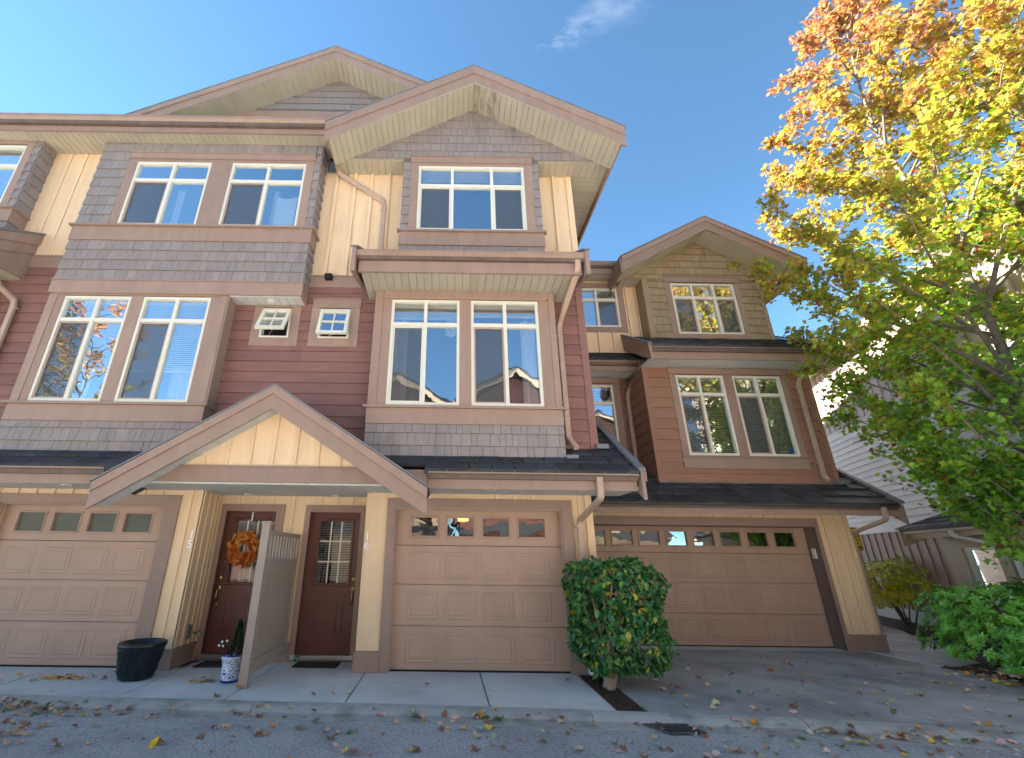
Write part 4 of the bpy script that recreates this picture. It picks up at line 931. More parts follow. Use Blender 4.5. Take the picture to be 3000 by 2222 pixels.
def kerb_piece(x0, x1):
    n_ = max(2, int((x1-x0)/.35)); V = []; Fs = []; k = len(prof)
    for i in range(n_+1):
        x = x0+(x1-x0)*i/n_; y = kerb_y(x)
        for (d, z) in prof: V.append((x, y-d, z-.0015*math.sin(x*3)))
    for i in range(n_):
        for j_ in range(k): q = (j_+1) % k; Fs.append((i*k+j_, i*k+q, (i+1)*k+q, (i+1)*k+j_))
    Fs.append(tuple(range(k))); Fs.append(tuple(n_*k+j_ for j_ in reversed(range(k))))
    return struct(mesh('kerb', V, Fs, KERB, None))
for a, b in ((-20, -8.3), (-8.29, -5.31), (-5.3, -2.0), (-1.992, 1.5), (1.508, 2.3), (2.308, 3.55), (3.56, 6.4), (6.41, 9.5), (9.51, 16)): kerb_piece(a, b)
def sheet(name, x0, x1, yb):
    xs = [x0]+[p[0] for p in KP if x0 < p[0] < x1]+[x1]; V = [(x, kerb_y(x)+.002, -.03) for x in xs]+[(x1, yb, -.03), (x0, yb, -.03)]
    return struct(mesh(name, V, [tuple(range(len(V)))], KERB, None))
sw = sheet('sidewalk', -20, 1.8, 9.2)
def slab_poly(pts, mat, parent, z=0., name='slab', th=.05):
    V = [(x, y, z) for x, y in pts]+[(x, y, z-th) for x, y in pts]; k = len(pts)
    Fs = [tuple(range(k)), tuple(reversed(range(k, 2*k)))]+[(i, k+i, k+(i+1) % k, (i+1) % k) for i in range(k)]
    return mesh(name, V, Fs, mat, parent)
JX = [-20, -14, -9.2, -6.7, -5.2, -3.55, -2.36, -1.05, .487, 1.8]
for a, b in zip(JX, JX[1:]):
    g_ = .009
    xs = [a+g_, (a+b)/2, b-g_]
    fr_ = [(x, kerb_y(x)+.004) for x in xs]; by = 7.72 if a >= -3.6 and b <= -1 else 7.2
    if b <= -9: by = 7.2
    slab_poly(fr_+[(b-g_, by), (a+g_, by)], CONC, sw)
dr = sheet('driveway', 2.1, 7.5, 9.6)
for (a, b) in ((2.115, 4.826), (4.834, 7.44)):
    xs = [a, a+(b-a)*.33, a+(b-a)*.66, b]
    slab_poly([(x, kerb_y(x)+.006) for x in xs]+[(b, 7.33), (a, 7.4)], CONCD, dr)
    slab_poly([(a, 7.408), (b, 7.338), (b, 8.98), (a, 8.98)], CONCD, dr); slab_poly([(a, 8.988), (b, 8.988), (b, 9.5), (a, 9.5)], CONC, dr)
slab_poly([(7.445, 7.85), (7.53, 7.85), (7.42, 9.03), (7.36, 9.03)], CONC, dr, .012, 'edge_strip', .04)
bed = struct(mesh('planting_bed', [(1.805, 5.575, -.012), (2.11, 5.545, -.012), (2.11, 7.1, 0), (2.3, 7.1, 0), (2.3, 9, 0), (2.2, 9, 0), (2.0, 7.1, .01), (1.805, 7.1, .01)], [(0, 1, 2, 3, 4, 5, 6, 7)], SOIL, None))
def bumpy(name, x0, x1, y0, y1, nx, ny, mat, hf, kind='structure'):
    V = []; Fs = []
    for i in range(nx+1):
        for k in range(ny+1): x = x0+(x1-x0)*i/nx; y = y0+(y1-y0)*k/ny; V.append((x, y, hf(x, y)))
    for i in range(nx):
        for k in range(ny): a = i*(ny+1)+k; Fs.append((a, a+ny+1, a+ny+2, a+1))
    o = mesh(name, V, Fs, mat, None, smooth=True); o['kind'] = kind; return o
bumpy('planting_bed', 7.46, 16, 4.0, 7.9, 60, 30, SOIL, lambda x, y: -.012+.05*min(1, max(0, (x-7.46)*1.2))+.015*math.sin(x*9+y*4)*math.sin(y*11) if y > kerb_y(x)+.02 else -.1)
bumpy('planting_bed', 7.56, 13, 7.9, 9.4, 30, 12, SOIL, lambda x, y: .0+.04*min(1, max(0, (x-8.4)))*min(1, max(0, 9.2-y))*1.5-.02)
pth = struct(mesh('footpath', [(7.54, 7.86, .001), (8.25, 7.86, .001), (9.6, 10.2, .001), (12.2, 14.5, .001), (10.4, 15, .001), (7.7, 9.8, .001), (7.44, 9.2, .001)], [(0, 1, 2, 3, 4, 5, 6)], CONCD, None))
# mulch strip along the neighbour
V = []; Fs = []
for i in range(25):
    t_ = -8+16*i/24; base = Vector((11.37, 11.55, 0))+ND*t_; nl = Vector((-ND.y, ND.x, 0))
    for k, (d, z) in enumerate(((.0, .06), (.45, .05), (.85, .01))): p = base+nl*(d+.05*math.sin(t_*5)); V.append((p.x, p.y, z))
for i in range(24):
    for k in range(2): a = i*3+k; Fs.append((a, a+1, a+4, a+3))
struct(mesh('planting_bed', V, Fs, SOIL, None))

# unseen concrete apron, added across the lane to bounce sunlight onto the fronts
bounce_apron = struct(mesh('driveway', [(-26, -11, -.03), (26, -11, -.03), (26, .4, -.03), (-26, .4, -.03)], [(0, 1, 2, 3)], KERB, None))
for i in range(13):
    for k in range(3): x = -26+i*4; slab_poly([(x+.01, -11+k*3.8), (x+3.99, -11+k*3.8), (x+3.99, -7.22+k*3.8), (x+.01, -7.22+k*3.8)], CONC, bounce_apron, 0., 'slab')
# ------------------------------------------------------------------ drain grate
dg = thing('drain_grate', (2.24, 5.24, -.055), 'cast iron storm drain grate with curved slots in the gutter', 'drain grate')
q = [(1.97, 5.345), (2.4, 5.36), (2.47, 5.13), (2.13, 5.11)]
def lerp2(s_, t_):
    a = Vector(q[0]).lerp(Vector(q[1]), s_); b = Vector(q[3]).lerp(Vector(q[2]), s_); return a.lerp(b, t_)
mesh('sump', [(*lerp2(a, b), -.054) for a, b in ((0, 0), (1, 0), (1, 1), (0, 1))], [(0, 1, 2, 3)], DARK, dg)
j = J()
for e0, e1 in (((0, 0), (1, 0)), ((1, 0), (1, 1)), ((1, 1), (0, 1)), ((0, 1), (0, 0))):
    a = Vector((*lerp2(*e0), -.05)); b = Vector((*lerp2(*e1), -.05)); v, f = sweep_geo([a, b], .022, .012, side=(b-a).cross(Vector((0, 0, 1)))); j.add(v, f)
j.build('frame', IRON, dg)
for i in range(6):
    s_ = (i+.4)/6; pts = [Vector((*lerp2(min(1, s_+.22*math.sin(t_*1.6)), .06+.88*t_), -.049)) for t_ in (0, .25, .5, .75, 1)]
    v, f = sweep_geo(pts, .006, .014, side=(0, 0, 1)); mesh('bar', v, f, IRON, dg)

# ------------------------------------------------------------------ privacy screen
ps = thing('privacy_screen', (-2.35, 6.9, 0), 'taupe privacy screen panel standing between the two front doors', 'privacy screen')
post = bx('post', -2.4, -2.3, 6.2, 6.3, .003, 1.83, SCREENW, ps); v, f = lathe_geo([(.075, 1.83), (.078, 1.845), (.075, 1.862), (.05, 1.88), (.001, 1.888)], -2.35, 6.25, 4)
bx('post_cap', -2.412, -2.288, 6.188, 6.312, 1.83, 1.865, SCREENW, ps)
bx('top_rail', -2.385, -2.315, 6.3, 7.58, 1.7, 1.755, SCREENW, ps); bx('mid_rail', -2.38, -2.32, 6.3, 7.58, 1.3, 1.4, SCREENW, ps); bx('lower_rail', -2.375, -2.325, 6.3, 7.58, 1.22, 1.3, SCREENW, ps)
bx('bottom_rail', -2.38, -2.32, 6.3, 7.58, .11, .26, SCREENW, ps); bx('wall_stile', -2.38, -2.32, 7.58, 7.625, .11, 1.755, SCREENW, ps)
for i in range(10): y = 6.33+i*.126; bx('slat', -2.362, -2.338, y, y+.062, 1.4, 1.7, SCREENW, ps)
for i in range(8): y = 6.302+i*.16; bx('panel_board', -2.36, -2.34, y, y+.155, .26, 1.22, SCREENW, ps)

# ------------------------------------------------------------------ planters
pl = thing('planter', (-3.84, 6.6, 0), 'large black glazed planter in front of the left garage', 'planter')
pr = [(.17, .004), (.195, .02), (.215, .12), (.238, .25), (.252, .33), (.262, .345), (.272, .352), (.275, .385), (.268, .405), (.25, .408), (.24, .395), (.235, .34), (.001, .34)]
v, f = lathe_geo(pr, -3.84, 6.6, 40); mesh('pot', v, f, POTB, pl, smooth=True)
j = J()
for i in range(14):
    for sg in (-1, 1):
        pts = []
        for k in range(7):
            t_ = k/6; z = .06+.26*t_; r_ = .205+.05*t_+.0015; a = 2*math.pi*i/14+sg*t_*.6; pts.append((-3.84+math.cos(a)*r_, 6.6+math.sin(a)*r_, z))
        v, f = tube_geo(pts, .003, 4); j.add(v, f)
j.build('lattice_relief', POTB, pl)
v, f = lathe_geo([(.23, .345), (.1, .365), (.001, .36)], -3.84, 6.6, 24); mesh('soil', v, f, SOIL, pl, smooth=True)

def pot_mat():
    mt, n, l, out = shader_mat('blue_white_glaze'); b = n.new('ShaderNodeBsdfPrincipled'); b.inputs['Roughness'].default_value = .25
    geo = n.new('ShaderNodeNewGeometry'); nz = n.new('ShaderNodeTexNoise'); nz.inputs['Scale'].default_value = 9; nz.inputs['Detail'].default_value = 0; nz.inputs['Distortion'].default_value = 2.2
    l.new(geo.outputs['Position'], nz.inputs['Vector'])
    mu = n.new('ShaderNodeMath'); mu.operation = 'MULTIPLY'; mu.inputs[1].default_value = 6; l.new(nz.outputs['Fac'], mu.inputs[0])
    fr_ = n.new('ShaderNodeMath'); fr_.operation = 'PINGPONG'; fr_.inputs[1].default_value = .5; l.new(mu.outputs[0], fr_.inputs[0])
    sx = n.new('ShaderNodeSeparateXYZ'); l.new(geo.outputs['Position'], sx.inputs[0])
    ra = n.new('ShaderNodeValToRGB'); ra.color_ramp.interpolation = 'CONSTANT'; ra.color_ramp.elements[0].color = (.02, .03, .3, 1); ra.color_ramp.elements[1].position = .17; ra.color_ramp.elements[1].color = (.75, .77, .8, 1)
    l.new(fr_.outputs[0], ra.inputs[0])
    zr = n.new('ShaderNodeValToRGB'); zr.color_ramp.interpolation = 'CONSTANT'; e = zr.color_ramp.elements
    e[0].position = 0; e[0].color = (1, 1, 1, 1); e[1].position = .1; e[1].color = (0, 0, 0, 1); x = e.new(.76); x.color = (.0, 0, 0, 1); x = e.new(.93); x.color = (1, 1, 1, 1)
    dv = n.new('ShaderNodeMath'); dv.operation = 'DIVIDE'; dv.inputs[1].default_value = .3; l.new(sx.outputs['Z'], dv.inputs[0]); l.new(dv.outputs[0], zr.inputs[0])
    mx = n.new('ShaderNodeMixRGB'); mx.inputs[2].default_value = (.02, .03, .28, 1); l.new(zr.outputs[0], mx.inputs[0]); l.new(ra.outputs[0], mx.inputs[1])
    l.new(mx.outputs[0], b.inputs['Base Color']); l.new(b.outputs[0], out.inputs[0]); return mt
pp = thing('flower_pot', (-2.63, 6.5, 0), 'blue and white patterned ceramic pot beside the privacy screen', 'flower pot')
pr = [(.092, .004), (.1, .012), (.106, .12), (.116, .24), (.13, .25), (.134, .285), (.128, .292), (.118, .286), (.114, .25), (.001, .25)]
v, f = lathe_geo(pr, -2.63, 6.5, 32); mesh('pot', v, f, pot_mat(), pp, smooth=True); v, f = lathe_geo([(.113, .252), (.001, .262)], -2.63, 6.5, 20); mesh('soil', v, f, SOIL, pp)

# leaf helpers ------------------------------------------------------------
MAPLE2D = [(0, -.42), (.05, -.3), (.3, -.36), (.24, -.16), (.5, .0), (.3, .06), (.36, .3), (.15, .2), (0, .55), (-.15, .2), (-.36, .3), (-.3, .06), (-.5, .0), (-.24, -.16), (-.3, -.36), (-.05, -.3)]
BROAD2D = [(0, -.5), (.2, -.3), (.29, -.05), (.2, .22), (0, .52), (-.2, .22), (-.29, -.05), (-.2, -.3)]
OVAL2D = [(0, -.5), (.13, -.28), (.19, 0), (.14, .25), (0, .5), (-.14, .25), (-.19, 0), (-.13, -.28)]
class Leaves:
    def __init__(s): s.v = []; s.f = []; s.c = []
    def add(s, p, ax, nor, size, col, shape=MAPLE2D, curl=.12, fold=.1):
        ax = Vector(ax).normalized(); nor = Vector(nor); nor = (nor-ax*nor.dot(ax))
        nor = nor.normalized() if nor.length > 1e-4 else ax.orthogonal().normalized()
        sd_ = ax.cross(nor); b = len(s.v); p = Vector(p)
        for (x, y) in shape: s.v.append(p+sd_*(x*size)+ax*(y*size)+nor*((abs(x)*fold-curl*y*y*2)*size))
        s.v.append(p+nor*(-.02*size)); k = len(shape)
        for i in range(k): s.f.append((b+k, b+i, b+(i+1) % k)); s.c.append(col)
    def build(s, name, mat, parent=None, kind=None, loc=None):
        o = mesh(name, s.v, s.f, mat, parent, kind=kind, loc=loc); paint(o.data, s.c); return o
def paint(me, cols):
    at = me.color_attributes.new('tint', 'FLOAT_COLOR', 'CORNER'); arr = []
    for p, c in zip(me.polygons, cols): arr += [c[0], c[1], c[2], 1.]*p.loop_total
    at.data.foreach_set('color', arr)
def leaf_mesh(shape, col, mat, curl=.12, fold=.1, name='leaf'):
    lv = Leaves(); lv.add((0, 0, 0), (0, 1, 0), (0, 0, 1), 1, col, shape, curl, fold)
    me = bpy.data.meshes.new(name); me.from_pydata([tuple(v) for v in lv.v], [], lv.f); me.update(); me.materials.append(mat); paint(me, lv.c); return me
def leaf_obj(me, p, ax, nor, size, parent=None, name='leaf'):
    ax = Vector(ax).normalized(); nor = Vector(nor); nor = nor-ax*nor.dot(ax); nor = nor.normalized() if nor.length > 1e-4 else ax.orthogonal().normalized()
    sd_ = ax.cross(nor); o = bpy.data.objects.new(name, me); COL.objects.link(o)
    mw = Matrix((sd_*size, ax*size, nor*size)).transposed().to_4x4()
    p = Vector(p); W[o.name] = p
    if parent: o.parent = parent; mw.translation = p-W[parent.name]
    else: mw.translation = p
    o.matrix_local = mw; return o
def rdir(rn): 
    while True:
        v = Vector((rn.uniform(-1, 1), rn.uniform(-1, 1), rn.uniform(-1, 1)))
        if .05 < v.length < 1: return v.normalized()
def emit(items, parent, mat, shape, npart, curl, fold, name='foliage', key=None, quant=6):
    """items: (p, ax, nor, size, col). The npart nearest the camera become leaf objects, the rest one foliage mesh."""
    key = key or (lambda it: (Vector(it[0])-Vector((0, 0, HC))).length)
    its = sorted(items, key=key); cache = {}
    for it in its[:npart]:
        c = tuple(round(x*quant*8)/(quant*8) for x in it[4]); c = tuple(max(.008, x) for x in c)
        if c not in cache: cache[c] = leaf_mesh(shape, c, mat, curl, fold)
        leaf_obj(cache[c], it[0], it[1], it[2], it[3], parent)
    lv = Leaves()
    for it in its[npart:]: lv.add(it[0], it[1], it[2], it[3], it[4], shape, curl, fold)
    return lv.build(name, mat, parent, kind='stuff')

rn = random.Random(3)
from mathutils import noise as mnoise
# dwarf conifer in the pot, beaded stake, vine
dc_ = thing('dwarf_conifer', (-2.61, 6.5, .26), 'small dark green conifer growing in the patterned pot', 'conifer')
its = []
for i in range(900):
    t_ = rn.random()**.8; z = .27+.4*t_; r_ = .085*(1-t_)**.6*rn.uniform(.4, 1)+.004; a = rn.uniform(0, 6.283)
    d = Vector((math.cos(a), math.sin(a), rn.uniform(-.1, .9))); its.append((Vector((-2.6+math.cos(a)*r_, 6.5+math.sin(a)*r_, z)), d, rdir(rn), rn.uniform(.025, .045), (.012*rn.uniform(.7, 1.6), .045*rn.uniform(.7, 1.5), .014)))
v, f = tube_geo([(-2.6, 6.5, .25), (-2.6, 6.5, .62)], .01, 6, .003); mesh('trunk', v, f, BARK, dc_)
emit(its, dc_, LEAFS, OVAL2D, 0, .1, .1, 'crown')
bs = thing('beaded_stake', (-2.69, 6.45, .27), 'black curved garden stake tipped with white beads in the patterned pot', 'garden stake')
for k, (ex, ez) in enumerate(((-.16, .40), (-.13, .44), (-.11, .395), (-.07, .45))):
    pts = rounded([(-2.66, 6.44, .26), (-2.68, 6.43, .38), (-2.63+ex*.8, 6.42, .41), (-2.63+ex, 6.42, ez)], .05); v, f = tube_geo(pts, .005, 6); mesh('stem', v, f, DARK, bs)
    v, f = lathe_geo([(.001, -.014), (.01, -.01), (.014, 0), (.01, .01), (.001, .014)], 0, 0, 12); mesh('bead', [(-2.63+ex+p[0], 6.42+p[1], ez+p[2]) for p in v], f, WHITE, bs, smooth=True)
vn = thing('potted_vine', (-2.56, 6.6, .27), 'sparse brown leaved sprig rising behind the small conifer', 'plant')
v, f = tube_geo([(-2.6, 6.56, .26), (-2.58, 6.58, .55), (-2.56, 6.58, .78), (-2.64, 6.56, .86)], .006, 6, .002); mesh('stem', v, f, BARK, vn)
for i in range(16):
    a = rn.random(); p = Vector((-2.6-.08*a+rn.uniform(-.06, .07), 6.57+rn.uniform(-.04, .04), .68+.18*rn.random()))
    leaf_obj(leaf_mesh(OVAL2D, (.16*rn.uniform(.6, 1.3), .09, .03), LEAFF) if i < 3 else vn.children[-1].data, p, rdir(rn), rdir(rn), .05, vn)

# wreath ------------------------------------------------------------
wr = thing('wreath', (-3.2, 7.68, 1.535), 'orange feathery autumn wreath hanging on the left front door', 'wreath')
pts = [(-3.2+.165*math.cos(a), 7.69, 1.535+.165*math.sin(a)) for a in [2*math.pi*i/24 for i in range(25)]]
v, f = tube_geo(pts, .03, 8); mesh('ring', v, f, M('wreath_twig', (.1, .04, .015), .9), wr)
lv = Leaves()
for i in range(420):
    a = rn.uniform(0, 6.283); rr = rn.gauss(.165, .035); c0 = Vector((math.cos(a), 0, math.sin(a))); tg = Vector((-math.sin(a), 0, math.cos(a)))
    p = Vector((-3.2, 7.665-abs(rn.gauss(0, .03)), 1.535))+c0*rr
    d = tg*-1+c0*rn.uniform(-.35, .75)+Vector((0, rn.uniform(-.5, .2), 0))
    col = rn.choice([(.5, .12, .015), (.6, .2, .03), (.42, .09, .012), (.62, .3, .07), (.3, .06, .012), (.55, .16, .02)])
    lv.add(p+d.normalized()*.04, d, rdir(rn)+Vector((0, -1, 0)), rn.uniform(.08, .16), col, OVAL2D, .15, .2)
lv.build('feather_leaves', LEAFF, wr, kind='stuff')
v, f = sweep_geo([(-3.17, 7.715, 2.1), (-3.17, 7.712, 1.98), (-3.175, 7.695, 1.955)], .022, .004); mesh('hanger', v, f, WHITE, wr)

# door mats ------------------------------------------------------------
def mat_thing(x0, x1, y0, y1, label, rot):
    t = thing('door_mat', ((x0+x1)/2, (y0+y1)/2, 0), label, 'door mat'); V = []; Fs = []; nx, ny = 12, 8
    for i in range(nx+1):
        for k in range(ny+1): x = x0+(x1-x0)*i/nx; y = y0+(y1-y0)*k/ny+rot*(x-x0); V.append((x, y, .012+.006*math.sin(x*14)*math.sin(y*11)+(.025 if (i == nx and k < 3) else 0)))
    for i in range(nx):
        for k in range(ny): a = i*(ny+1)+k; Fs.append((a, a+ny+1, a+ny+2, a+1))
    mesh('mat_field', V, Fs, MAT_, t, smooth=True)
    j = J()
    for (a, b) in (((x0, y0), (x1, y0+rot*(x1-x0))), ((x1, y0+rot*(x1-x0)), (x1, y1+rot*(x1-x0))), ((x1, y1+rot*(x1-x0)), (x0, y1)), ((x0, y1), (x0, y0))):
        v, f = tube_geo([(*a, .012), (*b, .012)], .009, 6); j.add(v, f)
    j.build('mat_border', MAT_, t)
mat_thing(-3.44, -2.78, 7.2, 7.56, 'worn brown mat under leaves at the left front door', .06); mat_thing(-2.1, -1.5, 7.26, 7.58, 'dark mat at the right front door with a weed beside it', 0)
wd_ = thing('weed', (-2.12, 7.5, 0), 'tiny green weed sprouting beside the right door sill', 'weed')
wm = leaf_mesh(OVAL2D, (.06, .2, .03), LEAFS)
for i in range(7): leaf_obj(wm, (-2.12+rn.uniform(-.04, .04), 7.5, .04+.07*rn.random()), (rn.uniform(-1, 1), rn.uniform(-1, .3), .9), rdir(rn), .07, wd_)

# warning sign behind the corner of 17
sg = thing('warning_sign', (8.1, 9.5, 1.66), 'yellow notice sign half hidden behind the corner of the right house', 'sign')
bx('sign_panel', 7.99, 8.3, 9.49, 9.5, 1.66, 2.1, M('sign_yellow', (.62, .38, .01), .5, 0, 3, .05), sg)
SBLK = M('sign_black', (.02, .016, .008), .6, 0)
for i in range(4): bx('sign_border', *((8.0, 8.29, 9.484, 9.488, 1.67, 1.676), (8.0, 8.29, 9.484, 9.488, 2.084, 2.09), (8.284, 8.29, 9.485, 9.489, 1.67, 2.09), (8.0, 8.006, 9.485, 9.489, 1.67, 2.09))[i], SBLK, sg)
for k, (wd, z) in enumerate(((.17, 2.02), (.15, 1.97), (.18, 1.92), (.12, 1.86), (.1, 1.8))):
    x = 8.24-wd
    while x < 8.23:
        l_ = rn.uniform(.012, .03); bx('lettering', x, x+l_, 9.486, 9.489, z-.012, z+.012, SBLK, sg); x += l_+.008
text_mesh('sign_text', 'OWN', .062, SBLK, sg, (8.215, 9.487, 1.715), (1, 0, 0), (0, 0, 1), .001)
bx('bracket', 7.75, 8.02, 9.505, 9.53, 1.85, 1.88, STEEL, sg)

# hanging lamp glimpsed through the garage pane of 16
def emis(name, c, s_):
    mt, n, l, out = shader_mat(name); e = n.new('ShaderNodeEmission'); e.inputs[0].default_value = (*c, 1); e.inputs[1].default_value = s_; l.new(e.outputs[0], out.inputs[0]); return mt
lp = thing('drum_lamp', (.28, 7.7, 2.0), 'glowing yellow drum lamp seen through the second pane of the centre garage', 'lamp')
v, f = lathe_geo([(.09, 2.0), (.09, 2.075), (.085, 2.075), (.085, 2.0)], .28, 7.7, 24); mesh('lamp_shade', v, f, emis('lamp_glow', (1, .62, .16), 3.2), lp, smooth=True)
v, f = tube_geo([(.28, 7.7, 2.075), (.28, 7.7, 2.4)], .006, 6); mesh('cord', v, f, DARK, lp)

# ------------------------------------------------------------------ shrubs
def boxy_shrub():
    t = thing('clipped_shrub', (2.02, 6.42, 0), 'clipped glossy green shrub between the single and double garages', 'shrub')
    c = Vector((2.2, 6.5, .79)); its = []
    for i in range(5200):
        d = rdir(rn); k = (abs(d.x)**4.2+abs(d.y)**4+abs(d.z)**4.2)**(1/4.1); hx = .56+.06*max(0, d.z/k)
        e = Vector((d.x/k*hx, d.y/k*.46, d.z/k*.65)); sh = 1-abs(rn.gauss(0, .09)) if rn.random() < .88 else rn.uniform(.4, .85)
        sh *= 1+.07*math.sin(9*e.x+3)*math.sin(8*e.z+6*e.y)+(.05 if rn.random() < .06 else 0); p = c+e*sh
        if p.z < .12+.07*rn.random(): continue
        if mnoise.noise(p*5.5) < -.33+.1*rn.random() and sh > .6: continue
        out = Vector((e.x/hx, e.y/.46, e.z/.65)); m_ = max(abs(out.x), abs(out.y), abs(out.z)); out = Vector([q_ if abs(q_) > .7*m_ else q_*.4 for q_ in out]).normalized()
        ax = (out*.35+Vector((rn.uniform(-.9, .9), rn.uniform(-.6, .6), rn.uniform(-1.1, .25)))).normalized(); nor = out*1.1+Vector((0, 0, .35))+rdir(rn)*.6
        if out.z > .6: ax = (Vector((rn.uniform(-.8, .8), rn.uniform(-.8, .8), rn.uniform(-.1, .9)))).normalized(); nor = Vector((0, -.5, .8))+rdir(rn)*.6
        g = rn.uniform(.6, 1.4); col = (.032*g, .13*g, .028*g)
        if rn.random() < .05: col = (.4, .36, .03)
        elif rn.random() < .16: col = (.12*g, .24*g, .03)
        its.append((p, ax, nor, rn.choice([.045, .06, .07, .08, .09, .105])*rn.uniform(.9, 1.1), col))
    emit(its, t, LEAFS, BROAD2D, 300, .16, .3)
    j = J()
    for i in range(9):
        a = rn.uniform(0, 6.28); b0 = Vector((2.02+rn.uniform(-.04, .04), 6.42+rn.uniform(-.04, .04), -.01)); e = c+Vector((math.cos(a)*.4, math.sin(a)*.3, rn.uniform(-.2, .4)))
        v, f = tube_geo([b0, b0.lerp(e, .25)+Vector((0, 0, .1)), e], .03 if i > 2 else .055, 8, .008); j.add(v, f)
    j.build('trunk', M('pale_bark', (.3, .23, .16), .9, 0, 12, .3, .5, 30), t)
boxy_shrub()
def whorl_shrub(name, cx, cy, rx, ry, zc, rz, n_, lab, col0, size, npart, per=8, lobes=()):
    t = thing(name, (cx, cy, 0), lab, 'shrub'); its = []; c = Vector((cx, cy, zc))
    for i in range(n_):
        d = rdir(rn)
        if d.z < -.55: continue
        sh = 1-abs(rn.gauss(0, .13)); bl = 1+.14*math.sin(4.2*d.x+2.1)*math.sin(5*d.z+1)+.1*math.sin(7*d.y+3*d.x)
        p = c+Vector((d.x*rx, d.y*ry, d.z*rz))*sh*bl
        if p.z < .06: continue
        up_ = (Vector((d.x, d.y, max(.25, d.z)+.35)).normalized()+rdir(rn)*.25).normalized(); a0 = rn.uniform(0, 6.28); s1 = up_.orthogonal().normalized(); s2 = up_.cross(s1); g0 = rn.uniform(.7, 1.35)
        for k in range(per):
            a = a0+6.283*k/per+rn.uniform(-.2, .2); rad = s1*math.cos(a)+s2*math.sin(a); ax = (rad+up_*rn.uniform(.05, .55)).normalized(); s_ = size*rn.uniform(.75, 1.2); g = g0*rn.uniform(.85, 1.2)
            its.append((p+ax*s_*.5, ax, up_+rad*-.2, s_, tuple(x*g for x in col0)))
    emit(its, t, LEAFS, OVAL2D, npart, .14, .18)
    j = J()
    for i in range(10):
        a = rn.uniform(0, 6.28); e = c+Vector((math.cos(a)*rx*.7, math.sin(a)*ry*.7, rz*rn.uniform(0, .6))); b0 = Vector((cx+rn.uniform(-.1, .1), cy+rn.uniform(-.1, .1), -.02)); v, f = tube_geo([b0, b0.lerp(e, .5)+Vector((0, 0, .08)), e], .02, 6, .006); j.add(v, f)
    j.build('stems', BARK, t); return t
whorl_shrub('rhododendron', 8.75, 7.75, 1.25, .8, .56, .64, 1000, 'bushy bright green rhododendron beside the right driveway', (.15, .37, .04), .092, 300)
whorl_shrub('rhododendron', 8.75, 7.15, 1.0, .5, .28, .42, 420, 'low front clump of the green rhododendron spilling over fallen leaves', (.15, .37, .04), .092, 60)
whorl_shrub('yellowing_shrub', 11.05, 12.0, .82, .75, .85, .7, 1300, 'airy yellow green shrub against the brown board wall', (.52, .54, .05), .075, 120, per=6)
whorl_shrub('evergreen_shrub', 10.35, 12.6, .35, .4, .75, .75, 160, 'dark evergreen shrub peeking past the corner of the right house', (.03, .08, .02), .07, 0, per=6)

